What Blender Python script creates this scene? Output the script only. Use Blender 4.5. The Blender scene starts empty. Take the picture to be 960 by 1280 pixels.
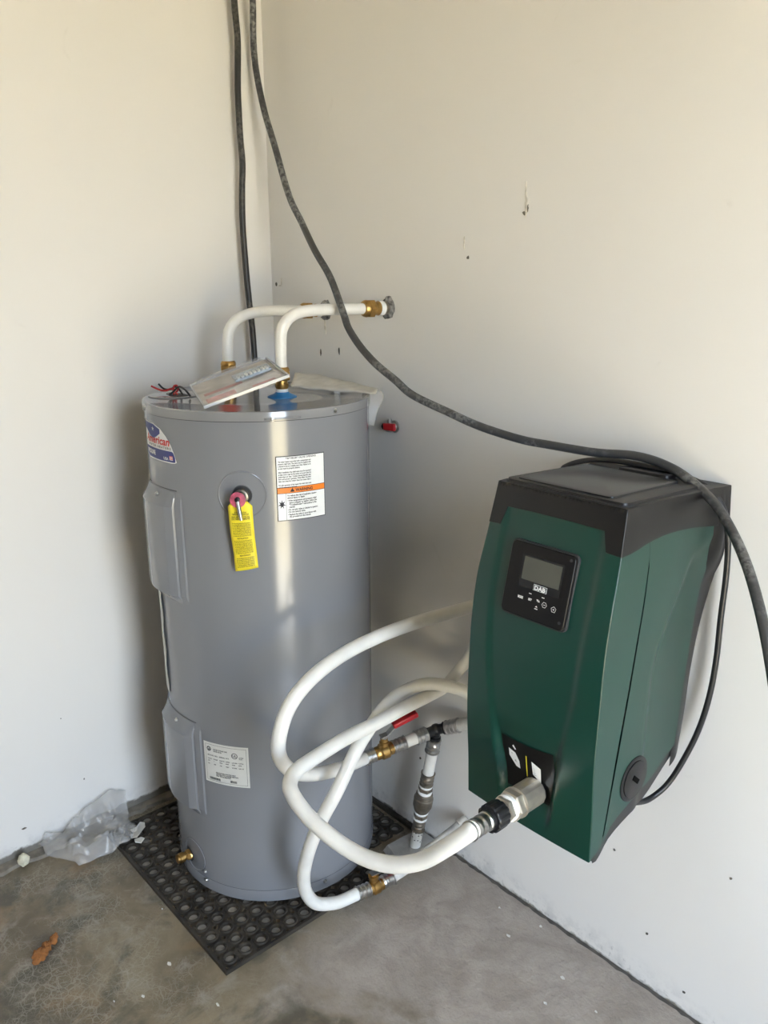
import bpy, bmesh, math, random
from mathutils import Vector, Matrix, noise

random.seed(7)
SC = bpy.context.scene
COL = SC.collection

# ------------------------------------------------------------------ camera
F_PX = 1010.6
cam_d = bpy.data.cameras.new('camera')
cam = bpy.data.objects.new('camera', cam_d)
COL.objects.link(cam)
cam_d.sensor_fit = 'VERTICAL'
cam_d.sensor_height = 36.0
cam_d.lens = F_PX * 36.0 / 1280.0
cam_d.clip_start = 0.02
YAW, PITCH, ROLL = math.radians(138.3557), math.radians(15.8635), math.radians(-0.205)
fw = Vector((math.cos(YAW) * math.cos(PITCH), math.sin(YAW) * math.cos(PITCH), -math.sin(PITCH)))
rt = Vector((math.sin(YAW), -math.cos(YAW), 0.0))
up = rt.cross(fw)
r2 = rt * math.cos(ROLL) + up * math.sin(ROLL)
u2 = -rt * math.sin(ROLL) + up * math.cos(ROLL)
M = Matrix((r2, u2, -fw)).transposed().to_4x4()
M.translation = Vector((1.9300, -1.3068, 1.42))
cam.matrix_world = M
SC.camera = cam

# ------------------------------------------------------------------ room size
RX, RY, RZ = 2.55, -2.9, 2.75           # room spans x 0..RX, y RY..0
DY0, DY1, DZ = -1.27, -0.60, 2.08        # doorway in the wall at x = RX

# ------------------------------------------------------------------ light and exposure
world = bpy.data.worlds.new('world')
SC.world = world
world.use_nodes = True
bg = world.node_tree.nodes['Background']
bg.inputs['Color'].default_value = (0.70, 0.83, 1.0, 1)
bg.inputs['Strength'].default_value = 0.95

sun_d = bpy.data.lights.new('sun', 'SUN')
sun_d.energy = 4.3
sun_d.angle = math.radians(0.6)
sun_d.color = (1.0, 0.96, 0.85)
sun = bpy.data.objects.new('sun', sun_d)
COL.objects.link(sun)
sun.rotation_euler = Vector((-0.10, 0.62, -0.90)).to_track_quat('-Z', 'Y').to_euler()

por_d = bpy.data.lights.new('doorway_portal', 'AREA')
por_d.shape = 'RECTANGLE'
por_d.size, por_d.size_y = DZ, DY1 - DY0
por_d.cycles.is_portal = True
por = bpy.data.objects.new('doorway_portal', por_d)
COL.objects.link(por)
por.location = (RX + 0.08, (DY0 + DY1) / 2, DZ / 2)
por.rotation_euler = (0, math.radians(90), 0)

SC.view_settings.view_transform = 'Standard'
SC.view_settings.look = 'None'
SC.view_settings.gamma = 1.0
SC.view_settings.use_curve_mapping = False
SC.view_settings.exposure = 4.36

# ------------------------------------------------------------------ materials
def new_mat(name):
    m = bpy.data.materials.new(name)
    m.use_nodes = True
    nt = m.node_tree
    return m, nt, nt.nodes['Principled BSDF']

def mat(name, col, rough=0.5, metal=0.0, var=0.06, scale=30.0, bump=0.0, coat=0.0, spec=0.5, bscale=None, trans=None, crough=0.06):
    m, nt, b = new_mat(name)
    N, L = nt.nodes, nt.links
    tc = N.new('ShaderNodeTexCoord')
    nz = N.new('ShaderNodeTexNoise')
    nz.inputs['Scale'].default_value = scale
    nz.inputs['Detail'].default_value = 5
    L.new(tc.outputs['Object'], nz.inputs['Vector'])
    rp = N.new('ShaderNodeValToRGB')
    lo = [max(0, c * (1 - var)) for c in col]
    hi = [min(1, c * (1 + var)) for c in col]
    rp.color_ramp.elements[0].position = 0.3
    rp.color_ramp.elements[1].position = 0.7
    rp.color_ramp.elements[0].color = (*lo, 1)
    rp.color_ramp.elements[1].color = (*hi, 1)
    L.new(nz.outputs['Fac'], rp.inputs['Fac'])
    L.new(rp.outputs['Color'], b.inputs['Base Color'])
    b.inputs['Roughness'].default_value = rough
    b.inputs['Metallic'].default_value = metal
    b.inputs['Specular IOR Level'].default_value = spec
    b.inputs['Coat Weight'].default_value = coat
    b.inputs['Coat Roughness'].default_value = crough
    if bump:
        n2 = N.new('ShaderNodeTexNoise')
        n2.inputs['Scale'].default_value = bscale or scale * 4
        n2.inputs['Detail'].default_value = 3
        L.new(tc.outputs['Object'], n2.inputs['Vector'])
        bp = N.new('ShaderNodeBump')
        bp.inputs['Strength'].default_value = bump
        bp.inputs['Distance'].default_value = 0.002
        L.new(n2.outputs['Fac'], bp.inputs['Height'])
        L.new(bp.outputs['Normal'], b.inputs['Normal'])
    if trans is not None:
        out = N['Material Output']
        tr = N.new('ShaderNodeBsdfTransparent')
        mx = N.new('ShaderNodeMixShader')
        mx.inputs['Fac'].default_value = trans
        L.new(tr.outputs[0], mx.inputs[1])
        L.new(b.outputs[0], mx.inputs[2])
        L.new(mx.outputs[0], out.inputs['Surface'])
    return m

def mixnode(nt, fac, a, b, blend='MIX'):
    x = nt.nodes.new('ShaderNodeMix')
    x.data_type = 'RGBA'
    x.blend_type = blend
    for s, i in ((fac, 0), (a, 6), (b, 7)):
        if hasattr(s, 'is_output'):
            nt.links.new(s, x.inputs[i])
        elif i == 0:
            x.inputs[0].default_value = s
        else:
            x.inputs[i].default_value = (*s, 1)
    return x.outputs[2]

def mathn(nt, op, a, b=0.0, c=None):
    x = nt.nodes.new('ShaderNodeMath')
    x.operation = op
    for i, s in enumerate((a, b, c)):
        if s is None:
            continue
        if hasattr(s, 'is_output'):
            nt.links.new(s, x.inputs[i])
        else:
            x.inputs[i].default_value = s
    return x.outputs[0]

def maprange(nt, v, a, b, c=0.0, d=1.0):
    x = nt.nodes.new('ShaderNodeMapRange')
    x.interpolation_type = 'SMOOTHSTEP'
    nt.links.new(v, x.inputs[0])
    for i, s in enumerate((a, b, c, d)):
        x.inputs[i + 1].default_value = s
    return x.outputs[0]

def noise_tex(nt, vec, scale, detail=5, rough=0.55, dist=0.0):
    x = nt.nodes.new('ShaderNodeTexNoise')
    x.inputs['Scale'].default_value = scale
    x.inputs['Detail'].default_value = detail
    x.inputs['Roughness'].default_value = rough
    x.inputs['Distortion'].default_value = dist
    nt.links.new(vec, x.inputs['Vector'])
    return x.outputs['Fac']

def wall_material(name, edge_z, col=(0.80, 0.775, 0.738)):
    m, nt, b = new_mat(name)
    N, L = nt.nodes, nt.links
    g = N.new('ShaderNodeNewGeometry')
    sx = N.new('ShaderNodeSeparateXYZ')
    L.new(g.outputs['Position'], sx.inputs[0])
    z = sx.outputs['Z']
    big = noise_tex(nt, g.outputs['Position'], 1.6, 3)
    c = mixnode(nt, maprange(nt, big, .3, .7), tuple(x * .97 for x in col), col)
    # faint scuffs on the paint
    sc = noise_tex(nt, g.outputs['Position'], 7, 6, .6, 1.5)
    c = mixnode(nt, maprange(nt, sc, .66, .80, 0, .16), c, (0.45, 0.42, 0.36))
    # roller dirt and smeared screed near the floor
    n1 = noise_tex(nt, g.outputs['Position'], 22, 6, .65)
    n2 = noise_tex(nt, g.outputs['Position'], 5, 5, .6)
    zz = mathn(nt, 'ADD', z, mathn(nt, 'MULTIPLY', mathn(nt, 'SUBTRACT', n2, .5), -.10))
    smear = mathn(nt, 'MULTIPLY', maprange(nt, zz, .085, .0), maprange(nt, n1, .42, .66))
    c = mixnode(nt, mathn(nt, 'MULTIPLY', smear, .60), c, (0.46, 0.45, 0.44))
    n3 = noise_tex(nt, g.outputs['Position'], 60, 5, .7)
    spk = mathn(nt, 'MULTIPLY', maprange(nt, zz, .060, .0), maprange(nt, n3, .55, .70))
    c = mixnode(nt, mathn(nt, 'MULTIPLY', spk, .75), c, (0.16, 0.15, 0.14))
    # ragged lower edge of the paint, bare concrete under it
    ze = mathn(nt, 'ADD', z, mathn(nt, 'MULTIPLY', mathn(nt, 'SUBTRACT', n1, .5), .035))
    bare = maprange(nt, ze, edge_z + .004, edge_z - .004)
    cc = mixnode(nt, n1, (0.10, 0.09, 0.075), (0.27, 0.25, 0.215))
    c = mixnode(nt, bare, c, cc)
    L.new(c, b.inputs['Base Color'])
    b.inputs['Roughness'].default_value = 0.62
    b.inputs['Specular IOR Level'].default_value = 0.35
    bp = N.new('ShaderNodeBump')
    bp.inputs['Strength'].default_value = 0.12
    bp.inputs['Distance'].default_value = 0.004
    L.new(noise_tex(nt, g.outputs['Position'], 14, 5), bp.inputs['Height'])
    L.new(bp.outputs['Normal'], b.inputs['Normal'])
    return m

def floor_material():
    m, nt, b = new_mat('concrete_floor')
    N, L = nt.nodes, nt.links
    g = N.new('ShaderNodeNewGeometry')
    P = g.outputs['Position']
    sx = N.new('ShaderNodeSeparateXYZ')
    L.new(P, sx.inputs[0])
    n_big = noise_tex(nt, P, 3.2, 6, .6, .6)
    n_mid = noise_tex(nt, P, 11, 6, .62, .8)
    n_fin = noise_tex(nt, P, 60, 5, .6)
    c = mixnode(nt, maprange(nt, n_big, .35, .65), (0.145, 0.112, 0.070), (0.262, 0.214, 0.142))
    c = mixnode(nt, maprange(nt, n_mid, .5, .72, 0, .6), c, (0.37, 0.34, 0.29))
    n_dk = noise_tex(nt, P, 6.5, 7, .68, .4)
    c = mixnode(nt, maprange(nt, n_dk, .46, .64, 0, .78), c, (0.078, 0.070, 0.052))
    n_pl = noise_tex(nt, P, 16, 7, .7, 1.6)
    c = mixnode(nt, maprange(nt, n_pl, .58, .74, 0, .45), c, (0.40, 0.355, 0.275))
    # ochre stains
    n_st = noise_tex(nt, P, 4.3, 4, .5, 1.0)
    c = mixnode(nt, maprange(nt, n_st, .56, .72, 0, .55), c, (0.33, 0.205, 0.095))
    # craze lines of the polished surface
    wob = N.new('ShaderNodeTexNoise')
    wob.inputs['Scale'].default_value = 9
    wob.inputs['Detail'].default_value = 4
    L.new(P, wob.inputs['Vector'])
    vadd = N.new('ShaderNodeVectorMath')
    vadd.operation = 'MULTIPLY_ADD'
    L.new(wob.outputs['Color'], vadd.inputs[0])
    vadd.inputs[1].default_value = (.06, .06, .06)
    L.new(P, vadd.inputs[2])
    lines = None
    for sc in (30, 58, 105):
        v = N.new('ShaderNodeTexVoronoi')
        v.feature = 'DISTANCE_TO_EDGE'
        v.inputs['Scale'].default_value = sc
        L.new(vadd.outputs[0], v.inputs['Vector'])
        ln = maprange(nt, v.outputs['Distance'], .045, .006)
        lines = ln if lines is None else mathn(nt, 'MAXIMUM', lines, ln)
    msk = maprange(nt, noise_tex(nt, P, 7, 5, .65), .40, .60)
    rightside = maprange(nt, sx.outputs['X'], .62, .80)
    left = mathn(nt, 'SUBTRACT', 1.0, rightside)
    c = mixnode(nt, mathn(nt, 'MULTIPLY', mathn(nt, 'MULTIPLY', mathn(nt, 'MULTIPLY', lines, msk), left), .38), c, (0.44, 0.42, 0.36))
    # bare, greyer, rougher screed towards the right wall
    cg = mixnode(nt, maprange(nt, n_mid, .3, .7), (0.305, 0.262, 0.224), (0.420, 0.372, 0.328))
    cg = mixnode(nt, maprange(nt, noise_tex(nt, P, 130, 4, .7), .56, .72, 0, .35), cg, (0.17, 0.155, 0.14))
    gm = mathn(nt, 'MULTIPLY', rightside, maprange(nt, mathn(nt, 'ADD', sx.outputs['Y'], mathn(nt, 'MULTIPLY', mathn(nt, 'SUBTRACT', n_big, .5), .8)), -.62, -.40))
    c = mixnode(nt, gm, c, cg)
    c = mixnode(nt, maprange(nt, n_fin, .60, .80, 0, .35), c, (0.10, 0.09, 0.08))
    L.new(c, b.inputs['Base Color'])
    rr = maprange(nt, n_mid, .3, .7, .38, .6)
    L.new(mathn(nt, 'ADD', rr, mathn(nt, 'MULTIPLY', gm, .25)), b.inputs['Roughness'])
    bp = N.new('ShaderNodeBump')
    L.new(mathn(nt, 'ADD', .10, mathn(nt, 'MULTIPLY', gm, .75)), bp.inputs['Strength'])
    bp.inputs['Distance'].default_value = 0.006
    L.new(noise_tex(nt, P, 48, 6, .65), bp.inputs['Height'])
    L.new(bp.outputs['Normal'], b.inputs['Normal'])
    return m

def cable_material(name, col, worn):
    m, nt, b = new_mat(name)
    N, L = nt.nodes, nt.links
    tc = N.new('ShaderNodeTexCoord')
    n1 = noise_tex(nt, tc.outputs['Object'], 9, 5, .6)
    n2 = noise_tex(nt, tc.outputs['Object'], 120, 4, .6)
    f = mathn(nt, 'MULTIPLY', maprange(nt, n1, .42, .64), maprange(nt, n2, .38, .62))
    L.new(mixnode(nt, mathn(nt, 'MULTIPLY', f, .7), col, worn), b.inputs['Base Color'])
    b.inputs['Roughness'].default_value = 0.42
    return m

MT = {}
MT['wall_l'] = wall_material('left_wall_paint', 0.030)
MT['wall_b'] = wall_material('back_wall_paint', 0.006)
MT['wall_o'] = mat('bare_block', (0.45, 0.41, 0.36), .7, scale=3)
MT['ceil'] = mat('ceiling_board', (0.60, 0.56, 0.48), .8, scale=3)
MT['floor'] = floor_material()
MT['ground'] = mat('dry_soil', (0.42, 0.34, 0.19), .9, var=.18, scale=1.5)
MT['path'] = mat('pale_paving', (0.62, 0.57, 0.48), .9, var=.08, scale=3)
MT['drain'] = mat('dark_strip_tone', (0.12, 0.11, 0.10), .95, var=.4, scale=60)  # dark tone of the added strip outside, mirrored in the tank
MT['joint'] = mat('dark_joint', (0.085, 0.076, 0.066), .9, var=.4, scale=50)
MT['kerb'] = mat('screed_edge', (0.215, 0.19, 0.155), .85, var=.3, scale=40, bump=.4)
MT['mortar'] = mat('mortar', (0.40, 0.39, 0.37), .9, var=.18, scale=30, bump=.5)
MT['tank'] = mat('grey_enamel', (0.215, 0.220, 0.235), .20, var=.03, scale=4, coat=.25, crough=.10, spec=.5)
MT['lid'] = mat('grey_enamel_lid', (0.235, 0.235, 0.240), .16, var=.06, scale=7, coat=.6, spec=.6)
MT['seam'] = mat('dark_seam', (0.03, 0.03, 0.032), .6)
MT['pex'] = mat('white_pipe', (0.79, 0.77, 0.72), .33, var=.05, scale=25, spec=.5)
MT['pexdirty'] = mat('dusty_white_pipe', (0.55, 0.53, 0.49), .6, var=.25, scale=40)
MT['brass'] = mat('brass', (0.47, 0.29, 0.10), .34, metal=1.0, var=.25, scale=60)
MT['steel'] = mat('press_steel', (0.52, 0.51, 0.49), .28, metal=1.0, var=.12, scale=70)
MT['slot'] = mat('slot_shade', (0.002, 0.002, 0.002), .9, spec=.05)  # recess shade of the plug slot, put into the colour
MT['nickel'] = mat('nickel', (0.56, 0.51, 0.43), .36, metal=.75, var=.15, scale=40)
MT['bronze'] = mat('aged_bronze', (0.30, 0.265, 0.215), .42, metal=.9, var=.25, scale=50)
MT['teflon'] = mat('thread_tape', (0.86, 0.85, 0.82), .6)
MT['blackpl'] = mat('black_plastic', (0.012, 0.012, 0.013), .38, var=.15, spec=.35, scale=20, bump=.1, bscale=400)
MT['cover'] = mat('charcoal_plastic', (0.0055, 0.005, 0.0055), .42, coat=.12, crough=.35, var=.1, spec=.4, scale=12, bump=.12, bscale=500)
MT['gloss'] = mat('glossy_black', (0.012, 0.012, 0.013), .24, var=.2, spec=.4, scale=9)
MT['green'] = mat('green_plastic', (0.0016, 0.037, 0.026), .36, coat=.12, crough=.32, var=.06, scale=8, bump=.10, bscale=600)
MT['panel'] = mat('panel_black', (0.0045, 0.004, 0.0045), .34, var=.1, spec=.3)
MT['lcd'] = mat('display_grey', (0.075, 0.076, 0.062), .18, var=.12, scale=12)
MT['ink'] = mat('black_ink', (0.02, 0.02, 0.022), .7)
MT['inkgrey'] = mat('grey_ink', (0.42, 0.42, 0.42), .6)
MT['white'] = mat('white_label', (0.80, 0.80, 0.79), .45, var=.03)
MT['cream'] = mat('aged_label', (0.66, 0.655, 0.62), .5, var=.05)
MT['orange'] = mat('warning_orange', (0.85, 0.22, 0.015), .5, var=.03)
MT['yellow'] = mat('tag_yellow', (0.86, 0.70, 0.03), .5, var=.05)
MT['tagink'] = mat('tag_ink', (0.12, 0.10, 0.015), .6)
MT['blue'] = mat('blue_plastic', (0.015, 0.20, 0.48), .4)
MT['navy'] = mat('navy_ink', (0.035, 0.045, 0.20), .5, var=.05)
MT['logored'] = mat('logo_red', (0.66, 0.035, 0.03), .5, var=.05)
MT['red'] = mat('red_handle', (0.50, 0.012, 0.018), .35, var=.1)
MT['pink'] = mat('pink_washer', (0.46, 0.085, 0.14), .5, var=.35, scale=90)
MT['rubber'] = mat('black_rubber', (0.036, 0.029, 0.021), .58, var=.55, scale=14, bump=.3)
MT['cable'] = cable_material('dusty_cable', (0.048, 0.048, 0.049), (0.30, 0.30, 0.29))
MT['cable2'] = cable_material('brown_black_cable', (0.026, 0.024, 0.021), (0.13, 0.12, 0.10))
MT['cord'] = mat('black_cord', (0.02, 0.02, 0.021), .35, var=.2)
MT['redwire'] = mat('red_wire', (0.42, 0.02, 0.02), .4)
MT['paper'] = mat('grey_paper', (0.62, 0.60, 0.55), .7, var=.12, scale=35)
MT['card'] = mat('printed_card', (0.56, 0.52, 0.48), .5, var=.3, scale=22)
MT['matdust'] = mat('dusty_cup_floor', (0.23, 0.215, 0.19), .95, var=.3, scale=60)
MT['film'] = mat('clear_film', (0.75, 0.76, 0.78), .12, var=.03, trans=.13)
MT['film2'] = mat('clear_bag', (0.66, 0.64, 0.61), .14, var=.2, scale=16, trans=.30)
MT['clod'] = mat('rusty_clod', (0.26, 0.10, 0.026), .9, var=.4, scale=60, bump=.8, bscale=120)
MT['foam'] = mat('cream_foam', (0.72, 0.68, 0.52), .8, var=.15, scale=80, bump=.5)
MT['flake'] = mat('paint_flake', (0.70, 0.69, 0.65), .8)
MT['dust'] = mat('scuff_dark', (0.12, 0.105, 0.085), .9, var=.5, scale=90)
MT['dent'] = mat('scuff_pale', (0.64, 0.60, 0.53), .9, var=.25, scale=90)
MT['filmrim'] = mat('film_rim', (0.72, 0.73, 0.76), .15, var=.05, trans=.75)
MT['pinkprint'] = mat('pink_print', (0.55, 0.22, 0.20), .5, var=.3, scale=60)
MT['chrome'] = mat('chrome_blue', (0.50, 0.60, 0.68), .2, metal=.8, var=.2, scale=80)

# ------------------------------------------------------------------ helpers
def smooth_angle(me, deg=38):
    for p in me.polygons:
        p.use_smooth = True
    try:
        me.set_sharp_from_angle(angle=math.radians(deg))
    except Exception:
        pass

BASE = {}

def thing(name, label, cat, loc, group=None):
    o = bpy.data.objects.new(name, None)
    o.empty_display_size = .05
    COL.objects.link(o)
    o.location = loc
    o['label'] = label
    o['category'] = cat
    if group:
        o['group'] = group
    BASE[o.name] = Vector(loc)
    return o

def tag(o, label, cat, group=None):
    o['label'] = label
    o['category'] = cat
    if group:
        o['group'] = group
    return o

def obj(name, bm, m, parent=None, loc=None, sharp=38, kind=None, label=None, weld=True):
    """one mesh object; the bmesh is in world coordinates, origin at its thing's base"""
    if weld:
        bmesh.ops.remove_doubles(bm, verts=bm.verts, dist=1e-6)
    try:
        bmesh.ops.recalc_face_normals(bm, faces=bm.faces)
    except Exception:
        pass
    base = BASE[parent.name] if parent is not None else Vector(loc or (0, 0, 0))
    for v in bm.verts:
        v.co -= base
    me = bpy.data.meshes.new(name)
    bm.to_mesh(me)
    bm.free()
    if isinstance(m, (list, tuple)):
        for x in m:
            me.materials.append(x)
    else:
        me.materials.append(m)
    if sharp:
        smooth_angle(me, sharp)
    o = bpy.data.objects.new(name, me)
    COL.objects.link(o)
    if parent is not None:
        o.parent = parent
    else:
        o.location = base
    BASE[o.name] = base
    if kind:
        o['kind'] = kind
    if label:
        o['label'] = label
    return o

def bevel(o, w, seg=2, ang=35):
    md = o.modifiers.new('bevel', 'BEVEL')
    md.width = w
    md.segments = seg
    md.limit_method = 'ANGLE'
    md.angle_limit = math.radians(ang)
    return o

def solid(o, t, off=-1):
    md = o.modifiers.new('solid', 'SOLIDIFY')
    md.thickness = t
    md.offset = off
    return o

def frame(axis):
    a = Vector(axis).normalized()
    h = Vector((0, 0, 1)) if abs(a.z) < .9 else Vector((1, 0, 0))
    e1 = h.cross(a).normalized()
    e2 = a.cross(e1)
    return a, e1, e2

def add_box(bm, lo, hi):
    r = bmesh.ops.create_cube(bm, size=1)
    lo, hi = Vector(lo), Vector(hi)
    for v in r['verts']:
        v.co = Vector(((lo[i] + hi[i]) / 2 + v.co[i] * (hi[i] - lo[i]) for i in range(3)))

def add_obox(bm, c, ex, ey, ez, sx, sy, sz):
    """oriented box, centre c, full sizes"""
    r = bmesh.ops.create_cube(bm, size=1)
    for v in r['verts']:
        q = v.co.copy()
        v.co = Vector(c) + ex * q.x * sx + ey * q.y * sy + ez * q.z * sz

def add_lathe(bm, p0, axis, prof, seg=28, mod=None, cap=True, phase=0.0):
    """prof: list of (distance along axis, radius); mod(angle, i) scales radius"""
    a, e1, e2 = frame(axis)
    p0 = Vector(p0)
    rings = []
    for i, (t, r) in enumerate(prof):
        ring = []
        for k in range(seg):
            th = 2 * math.pi * k / seg + phase
            rr = r * (mod(th, i) if mod else 1)
            ring.append(bm.verts.new(p0 + a * t + (e1 * math.cos(th) + e2 * math.sin(th)) * rr))
        rings.append(ring)
    for i in range(len(rings) - 1):
        for k in range(seg):
            k2 = (k + 1) % seg
            bm.faces.new((rings[i][k], rings[i][k2], rings[i + 1][k2], rings[i + 1][k]))
    if cap:
        for ring in (rings[0], rings[-1]):
            bm.faces.new(ring)
    return rings

def lathe(name, p0, axis, prof, m, parent, seg=28, **k):
    bm = bmesh.new()
    kw = {x: k.pop(x) for x in ('mod', 'cap', 'phase') if x in k}
    add_lathe(bm, p0, axis, prof, seg, **kw)
    return obj(name, bm, m, parent, **k)

def hexnut(name, p0, axis, length, r, m, parent, n=6, ch=.12):
    prof = [(0, r * (1 - ch)), (length * .12, r), (length * .88, r), (length, r * (1 - ch))]
    return lathe(name, p0, axis, prof, m, parent, seg=n, sharp=20)

def catmull(P, n=8):
    P = [Vector(p) for p in P]
    Q = [P[0] * 2 - P[1]] + P + [P[-1] * 2 - P[-2]]
    out = []
    for i in range(1, len(Q) - 2):
        a, b, c, d = Q[i - 1:i + 3]
        for k in range(n):
            t = k / n
            out.append(.5 * ((2 * b) + (c - a) * t + (2 * a - 5 * b + 4 * c - d) * t * t + (-a + 3 * b - 3 * c + d) * t ** 3))
    out.append(P[-1])
    return out

def relax(P, it=2):
    P = [Vector(p) for p in P]
    for _ in range(it):
        P = [P[0]] + [P[i] * .5 + (P[i - 1] + P[i + 1]) * .25 for i in range(1, len(P) - 1)] + [P[-1]]
    return P

def add_tube(bm, P, r, seg=16, cap=True):
    P = [Vector(p) for p in P]
    n = len(P)
    T = [(P[min(i + 1, n - 1)] - P[max(i - 1, 0)]).normalized() for i in range(n)]
    _, e1, e2 = frame(T[0])
    rings = []
    for i in range(n):
        e1 = (e1 - T[i] * e1.dot(T[i])).normalized()
        e2 = T[i].cross(e1)
        rr = r[i] if isinstance(r, (list, tuple)) else r
        rings.append([bm.verts.new(P[i] + (e1 * math.cos(2 * math.pi * k / seg) + e2 * math.sin(2 * math.pi * k / seg)) * rr) for k in range(seg)])
    for i in range(n - 1):
        for k in range(seg):
            k2 = (k + 1) % seg
            bm.faces.new((rings[i][k], rings[i][k2], rings[i + 1][k2], rings[i + 1][k]))
    if cap:
        bm.faces.new(rings[0])
        bm.faces.new(rings[-1])

def tube(name, P, r, m, parent=None, seg=16, n=8, rel=2, **k):
    bm = bmesh.new()
    add_tube(bm, relax(catmull(P, n), rel), r, seg)
    return obj(name, bm, m, parent, **k)

def grid(bm, fn, us, vs):
    V = [[bm.verts.new(fn(u, v)) for v in vs] for u in us]
    for i in range(len(us) - 1):
        for j in range(len(vs) - 1):
            bm.faces.new((V[i][j], V[i + 1][j], V[i + 1][j + 1], V[i][j + 1]))
    return V

def lin(a, b, n):
    return [a + (b - a) * i / (n - 1) for i in range(n)]

def interp(tab, x):
    tab = sorted(tab)
    if x <= tab[0][0]:
        return tab[0][1]
    for (x0, y0), (x1, y1) in zip(tab, tab[1:]):
        if x <= x1:
            t = (x - x0) / (x1 - x0)
            return y0 + (y1 - y0) * t
    return tab[-1][1]

def smooth_interp(tab, x):
    """Catmull-Rom through a table"""
    tab = sorted(tab)
    xs = [t[0] for t in tab]
    ys = [t[1] for t in tab]
    if x <= xs[0]:
        return ys[0]
    if x >= xs[-1]:
        return ys[-1]
    i = max(j for j in range(len(xs) - 1) if xs[j] <= x)
    h = xs[i + 1] - xs[i]
    t = (x - xs[i]) / h
    m0 = (ys[i + 1] - ys[i - 1]) / (xs[i + 1] - xs[i - 1]) if i > 0 else (ys[i + 1] - ys[i]) / h
    m1 = (ys[i + 2] - ys[i]) / (xs[i + 2] - xs[i]) if i + 2 < len(xs) else (ys[i + 1] - ys[i]) / h
    return ((2 * t ** 3 - 3 * t * t + 1) * ys[i] + (t ** 3 - 2 * t * t + t) * h * m0
            + (-2 * t ** 3 + 3 * t * t) * ys[i + 1] + (t ** 3 - t * t) * h * m1)

def sstep(a, b, x):
    t = max(0.0, min(1.0, (x - a) / (b - a)))
    return t * t * (3 - 2 * t)

# flat lettering: glyph outlines filled once, then laid on a surface by a mapping
def add_text(bm, body, size, place, align='LEFT', bold=0.0, shear=0.0, spacing=1.0, lead=1.0, stretch=1.0, width=None):
    cu = bpy.data.curves.new('lettering_tmp', 'FONT')
    cu.body = body
    cu.align_x = align
    cu.resolution_u = 2
    cu.offset = bold
    cu.shear = shear
    cu.space_character = spacing
    cu.space_line = lead
    o = bpy.data.objects.new('lettering_tmp', cu)
    COL.objects.link(o)
    dg = bpy.context.evaluated_depsgraph_get()
    dg.update()
    me = bpy.data.meshes.new_from_object(o.evaluated_get(dg))
    bpy.data.objects.remove(o)
    xs = [v.co.x for v in me.vertices] or [0]
    k = 1.0
    if width:
        k = width / max(1e-6, (max(xs) - min(xs)) * size)
    vs = [bm.verts.new(place(v.co.x * size * stretch * k, v.co.y * size)) for v in me.vertices]
    for p in me.polygons:
        try:
            bm.faces.new([vs[i] for i in p.vertices])
        except ValueError:
            pass
    bpy.data.meshes.remove(me)
    bpy.data.curves.remove(cu)

def add_poly(bm, pts, place):
    vs = [bm.verts.new(place(x, y)) for x, y in pts]
    bm.faces.new(vs)

def add_rect(bm, x0, y0, x1, y1, place, n=1):
    for i in range(n):
        a, b = x0 + (x1 - x0) * i / n, x0 + (x1 - x0) * (i + 1) / n
        add_poly(bm, [(a, y0), (b, y0), (b, y1), (a, y1)], place)

def add_ring(bm, cx, cy, r0, r1, place, n=24):
    for k in range(n):
        a, b = 2 * math.pi * k / n, 2 * math.pi * (k + 1) / n
        add_poly(bm, [(cx + r0 * math.cos(a), cy + r0 * math.sin(a)), (cx + r1 * math.cos(a), cy + r1 * math.sin(a)),
                      (cx + r1 * math.cos(b), cy + r1 * math.sin(b)), (cx + r0 * math.cos(b), cy + r0 * math.sin(b))], place)

def add_disc(bm, cx, cy, r, place, n=24, sy=1.0):
    add_poly(bm, [(cx + r * math.cos(2 * math.pi * k / n), cy + r * sy * math.sin(2 * math.pi * k / n)) for k in range(n)], place)

def blob(name, c, rad, m, seed=0, amp=.35, freq=3.0, parent=None, sub=3, **k):
    bm = bmesh.new()
    bmesh.ops.create_icosphere(bm, subdivisions=sub, radius=1)
    for v in bm.verts:
        d = 1 + amp * noise.noise(v.co * freq + Vector((seed * 3.1, seed, -seed)))
        v.co = Vector((c[0] + v.co.x * rad[0] * d, c[1] + v.co.y * rad[1] * d, max(c[2] + v.co.z * rad[2] * d, c[2] - rad[2] * .8)))
    return obj(name, bm, m, parent, **k)

# ------------------------------------------------------------------ the setting
def boxes(name, lst, m, kind='structure'):
    bm = bmesh.new()
    for lo, hi in lst:
        add_box(bm, lo, hi)
    return obj(name, bm, m, kind=kind, sharp=0, weld=False)

boxes('floor', [((-.15, RY - .15, -.12), (RX + .15, .15, 0))], MT['floor'])
boxes('ceiling', [((-.15, RY - .15, RZ), (RX + .15, .15, RZ + .12))], MT['ceil'])
boxes('wall_left', [((-.15, RY - .15, 0), (0, .15, RZ))], MT['wall_l'])
wall_back = boxes('wall_back', [((0, 0, 0), (RX + .15, .15, RZ))], MT['wall_b'])
boxes('wall_right', [((RX, RY, 0), (RX + .15, DY0, RZ)), ((RX, DY1, 0), (RX + .15, 0, RZ)), ((RX, DY0, DZ), (RX + .15, DY1, RZ))], MT['wall_o'])
boxes('wall_front', [((0, RY - .15, 0), (RX + .15, RY, RZ))], MT['wall_o'])
boxes('door_1', [((RX + .03, DY0, 0), (RX + .12, DY0 + .04, DZ)), ((RX + .03, DY1 - .04, 0), (RX + .12, DY1, DZ)), ((RX + .03, DY0 + .04, DZ - .04), (RX + .12, DY1 - .04, DZ))], MT['steel'])
boxes('ground', [((RX + 1.10, -14, -.25), (RX + 16, 12, -.06))], MT['ground'])
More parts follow.
